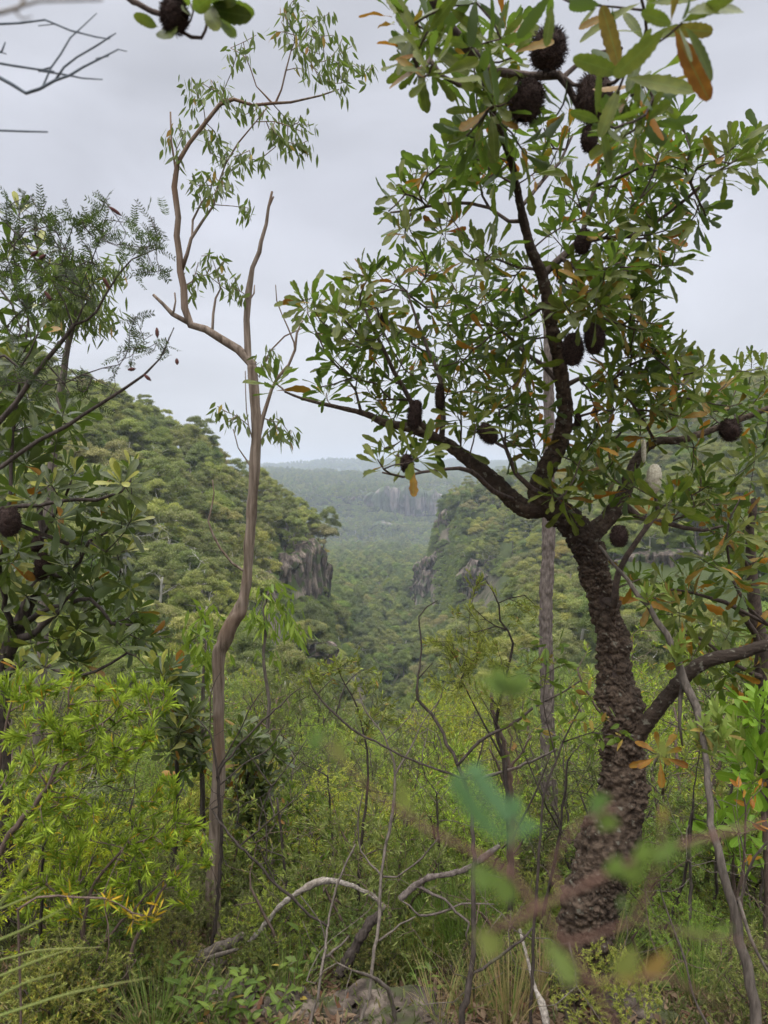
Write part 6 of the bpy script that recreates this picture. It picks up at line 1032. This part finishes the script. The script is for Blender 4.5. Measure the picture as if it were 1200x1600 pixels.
gst = thing('stalk_grass', 'long pale green grass stalks slanting in from the bottom left edge', 'grass', P(-160, 1640, .95))
for (pts) in [[(-160, 1640, .95), (0, 1587, .95), (110, 1552, .95), (235, 1527, .95)], [(-160, 1590, 1.1), (0, 1525, 1.1), (60, 1500, 1.1), (125, 1478, 1.1)], [(-160, 1520, 1.0), (0, 1468, 1.0), (60, 1440, 1.0), (120, 1408, 1.0)], [(-160, 1620, 1.05), (0, 1555, 1.05), (40, 1535, 1.05), (95, 1520, 1.05)], [(-160, 1500, 1.2), (0, 1420, 1.2), (50, 1400, 1.2), (70, 1385, 1.2)], [(-160, 1600, .7), (-20, 1440, .7), (10, 1400, .7), (60, 1330, .7)], [(-160, 1530, 1.3), (0, 1500, 1.3), (60, 1485, 1.3), (160, 1480, 1.3)]]:
    p = Pv([q[0] for q in pts], [q[1] for q in pts], [q[2] for q in pts]); q, r = smooth_path(p, [.0022, .002, .0016, .0006], .02); lg = Buf(); tube(lg, q, r, 5); lg.build('stalk', M['grass'], gst)
# seedlings with broad leaves
for k, (a, d, s, lab) in enumerate([(345, 2.35, 1, 'beside the pale flat rock'), (300, 2.3, 1.1, 'at the bottom left of the log'), (400, 2.35, .9, 'in front of the low brown rock'), (250, 2.35, 1.1, 'at the edge of the dark grass'), (270, 2.6, 1.1, 'behind the log end'), (385, 2.6, .9, 'between the small rocks'), (480, 2.75, 1, 'behind the large sloping rock'), (135, 2.2, 1.2, 'in the bottom left corner growth'), (180, 2.6, 1.3, 'under the lower lime bush'), (230, 2.75, 1.2, 'left of the slender trunk foot'), (540, 2.9, .9, 'behind the charred log'), (460, 2.5, .8, 'on the low brown rock edge'), (60, 2.5, 1.3, 'below the lime bush at the left edge'), (420, 2.9, 1, 'right of the slender trunk foot'), (1040, 2.6, .9, 'right of the banksia base'), (650, 2.6, .8, 'below the forked pale twigs')]):
    b_ = P(a, 1000, d); b_[2] = float(H(b_[0], b_[1])); t = thing('seedling', 'low broad leaved green seedling ' + lab, 'plant', b_, 'broad leaved seedlings'); st = Buf(); fo = Buf()
    for q in range(int(rng.integers(3, 6))):
        e_ = b_ + np.array((rng.normal() * .05, rng.normal() * .05, rng.uniform(.08, .2) * s)); pth, rr = smooth_path([b_, (b_ + e_) / 2 + rng.normal(size=3) * .01, e_], [.002, .0016, .001], .02); tube(st, pth, rr, 4)
        m = int(rng.integers(6, 11)); f = np.linspace(.25, 1, m); pos = b_ + (e_ - b_) * f[:, None]; ph = np.arange(m) * 2.2 + rng.random() * 6; el = rng.uniform(.1, .9, m)
        leaves(fo, T_OVATE, pos, np.stack([np.cos(ph), np.sin(ph), el], -1), np.array((0, 0, 1.)) + rng.normal(size=(m, 3)) * .25, rng.uniform(.035, .062, m) * s, rng.uniform(.018, .026, m) * s, rng.random(m), np.where(rng.random(m) < .05, .8, 0), -.2)
    st.build('stems', M['twig'], t); fo.build('foliage', M['broad'], t)
# leaf litter
n_ = 22000; ly = rng.uniform(2.05, 4.2, n_); lx = rng.uniform(-1, 1, n_) * (.55 * ly + .8); lz = H(lx, ly) + rng.uniform(.003, .03, n_); bf = Buf(); nr = np.array((0, 0, 1.)) + rng.normal(size=(n_, 3)) * .3
leaves(bf, T_GUM, np.stack([lx, ly, lz], -1), rng.normal(size=(n_, 3)) * np.array((1, 1, .12)), nr, rng.uniform(.03, .075, n_), rng.uniform(.01, .02, n_), rng.random(n_), np.where(rng.random(n_) < .4, rng.random(n_), 0), rng.uniform(-.35, .35, n_))
for k in range(260):
    yy = rng.uniform(2.1, 4); xx = rng.uniform(-.6, .6) * yy; zz = float(H(xx, yy)) + .012; a = rng.uniform(0, 6.28); l_ = rng.uniform(.05, .25); p = np.array([(xx, yy, zz), (xx + math.cos(a) * l_ * .5, yy + math.sin(a) * l_ * .5, zz + rng.uniform(0, .03)), (xx + math.cos(a + .3) * l_, yy + math.sin(a + .3) * l_, zz + rng.uniform(-.01, .05))]); q, r = smooth_path(p, [.003, .0025, .0015], .03); tube(bf, q, r, 4)
o = bf.build('leaf_litter', M['litter']); tag(o, 'dead brown leaves and fallen twigs on the ground', None, None, 'stuff')
# heathy ground cover, uncountable
bf = Buf(); n_ = 42000; gy = np.exp(rng.uniform(math.log(2.15), math.log(10), n_)); gx_ = rng.uniform(-1, 1, n_) * (.62 * gy + 1.5); bare_ = (gy < 3.1) & (np.abs(600 + F * gx_ / gy - 700) < 360) & (rng.random(n_) < .85); gy = gy[~bare_]; gx_ = gx_[~bare_]; n_ = len(gx_)
gs = .5 + gy * .09; dn = vnoise(np.stack([gx_ * 1.2, gy * 1.2, 0 * gy], -1), 77); gz = H(gx_, gy); L_ = rng.uniform(.5, 1, n_)
for q in range(5):
    dr = np.stack([rng.normal(size=n_) * .55, rng.normal(size=n_) * .55, rng.uniform(.5, 1, n_)], -1)
    leaves(bf, T_FLAT, np.stack([gx_, gy, gz + rng.random(n_) * .14 * gs * (1 + dn)], -1) + rng.normal(size=(n_, 3)) * (.02 * gs)[:, None], dr, rng.normal(size=(n_, 3)), .05 * gs * L_, .011 * gs * L_, rng.random(n_), np.where(rng.random(n_) < .12, rng.random(n_), 0), -.1)
o = bf.build('ground_cover', M['heathd']); tag(o, 'low dark green ground cover of small leaves and grass', None, None, 'stuff')

# ================= out of focus sprig right in front of the lens
sp_ = [[(1010, 1700, .42, 26), (960, 1600, .4, 22), (920, 1530, .4, 22), (880, 1470, .4, 20), (840, 1420, .4, 22), (800, 1370, .4, 22), (760, 1340, .4, 18), (705, 1315, .4, 16), (650, 1285, .4, 14), (590, 1245, .4, 12), (545, 1200, .4, 9), (500, 1150, .4, 6)],
 [(820, 1440, .4, 14), (740, 1465, .39, 12), (880, 1400, .4, 16), (940, 1370, .4, 20), (1000, 1340, .4, 18), (1080, 1315, .4, 18), (1140, 1300, .4, 16), (1200, 1285, .4, 14)], [(850, 1480, .4, 16), (920, 1465, .4, 16), (990, 1440, .4, 14), (1010, 1400, .4, 14), (1033, 1340, .4, 12), (1036, 1270, .4, 12)],
 [(880, 1540, .42, 14), (960, 1530, .42, 10), (1050, 1530, .42, 10), (1110, 1560, .42, 8), (1150, 1590, .42, 6)], [(1000, 1440, .4, 8), (1080, 1460, .4, 9), (1150, 1470, .4, 7), (1220, 1480, .4, 6)], [(800, 1370, .42, 14), (805, 1250, .45, 10), (798, 1150, .45, 10), (792, 1090, .45, 10), (790, 1070, .45, 12)], [(860, 1350, .42, 12), (900, 1290, .42, 14), (960, 1260, .42, 10)]]
sp_ = [[(a, b_, d_ * .62, w_ * .5) for a, b_, d_, w_ in l] for l in sp_]
nb, nS = bare('near_sprig', 'out of focus leafy sprig with reddish stems right in front of the lens', 'branch', sp_, 'sprigbark', step=.01, wob=.0005)
lf = Buf()
for (a, b_, c, d_, w_, ti, ag, dd) in [(770, 1385, 735, 1350, .55, .8, 0, .4), (800, 1410, 770, 1360, .45, .9, 0, .4), (780, 1490, 742, 1450, .5, .9, .2, .38), (900, 1540, 850, 1460, .3, .8, .1, .38), (965, 1525, 1000, 1475, .5, .9, .25, .37), (1005, 1525, 1052, 1482, .5, .8, .75, .37), (1000, 1350, 1010, 1310, .5, .9, 0, .4), (1020, 1345, 1050, 1320, .5, .9, 0, .4), (985, 1380, 1000, 1345, .6, 1, 0, .4), (960, 1370, 965, 1335, .6, .7, 0, .4), (955, 1295, 940, 1270, .6, .8, .0, .42), (1035, 1290, 1036, 1262, .6, .5, .9, .4), (1045, 1330, 1058, 1318, .8, .6, 0, .4),
  (1065, 1460, 1085, 1450, .8, .8, 0, .42), (1085, 1462, 1100, 1450, .8, .8, 0, .42), (1125, 1465, 1130, 1445, .8, .7, 0, .42), (1080, 1330, 1090, 1320, 1, .3, 0, .42), (500, 1165, 490, 1140, .7, .2, 0, .42), (530, 1190, 528, 1150, .5, .6, .3, .42), (640, 1270, 622, 1215, .35, .6, .3, .42), (975, 1425, 970, 1405, .7, .6, 0, .42), (940, 1265, 925, 1240, .8, .2, 0, .42), (1040, 1185, 1030, 1150, .4, .7, .3, .5), (800, 1090, 820, 1040, .45, .8, 0, .45), (795, 1085, 770, 1035, .45, .7, 0, .45), (795, 1085, 745, 1050, .4, .9, 0, .45), (800, 1085, 835, 1060, .4, .9, 0, .45), (1000, 1530, 960, 1528, .3, .8, .6, .4)]:
    dd *= .62; e0 = P(a, b_, dd); e1 = P(c, d_, dd * .97); l_ = np.linalg.norm(e1 - e0) * .85; leaves(lf, T_OVATE, e0[None], (e1 - e0)[None], np.array([(rng.normal() * .3, -1, .4 + rng.normal() * .3)]), l_, l_ * w_, ti, ag, -.1)
# the soft blue green feathery leaf
rach = Pv([715, 735, 760, 790, 825], [1195, 1225, 1262, 1288, 1270], [.25] * 5); q, r = smooth_path(rach, [.0006] * 5, .0025)
for k in range(1, len(q) - 1):
    t = unit(q[k + 1] - q[k - 1]); s = np.cross(t, (0, -1, 0.2))
    for sg in (-1, 1): leaves(lf, T_OVATE, q[k][None], (s * sg + t * .4)[None], np.array([(0, -1, .5)]), .0085, .0032, .1, 0, -.1)
lf.build('foliage', M['blur'], nb)
# ---------------------------------------------------------------- the misty air of the gorge
zmin = float(ZZ.min()) - 1.5; zmax = 110.0
me = bpy.data.meshes.new('haze'); X0, X1, Y0, Y1 = float(XX.min()) - 50, float(XX.max()) + 50, -60, 5700
me.from_pydata([(a, b_, c) for c in (zmin, zmax) for (a, b_) in ((X0, Y0), (X1, Y0), (X1, Y1), (X0, Y1))], [], [(3, 2, 1, 0), (4, 5, 6, 7), (0, 1, 5, 4), (1, 2, 6, 5), (2, 3, 7, 6), (3, 0, 4, 7)])
ho = bpy.data.objects.new('haze', me); col.objects.link(ho); tag(ho, 'thin pale mist filling the gorge', None, None, 'stuff')
m = bpy.data.materials.new('haze'); m.use_nodes = True; t = m.node_tree; t.nodes.clear(); o = t.nodes.new('ShaderNodeOutputMaterial'); v = t.nodes.new('ShaderNodeVolumePrincipled'); t.links.new(v.outputs[0], o.inputs['Volume'])
v.inputs['Color'].default_value = (.66, .74, .86, 1); v.inputs['Density'].default_value = .00025; v.inputs['Anisotropy'].default_value = 0.0; me.materials.append(m)
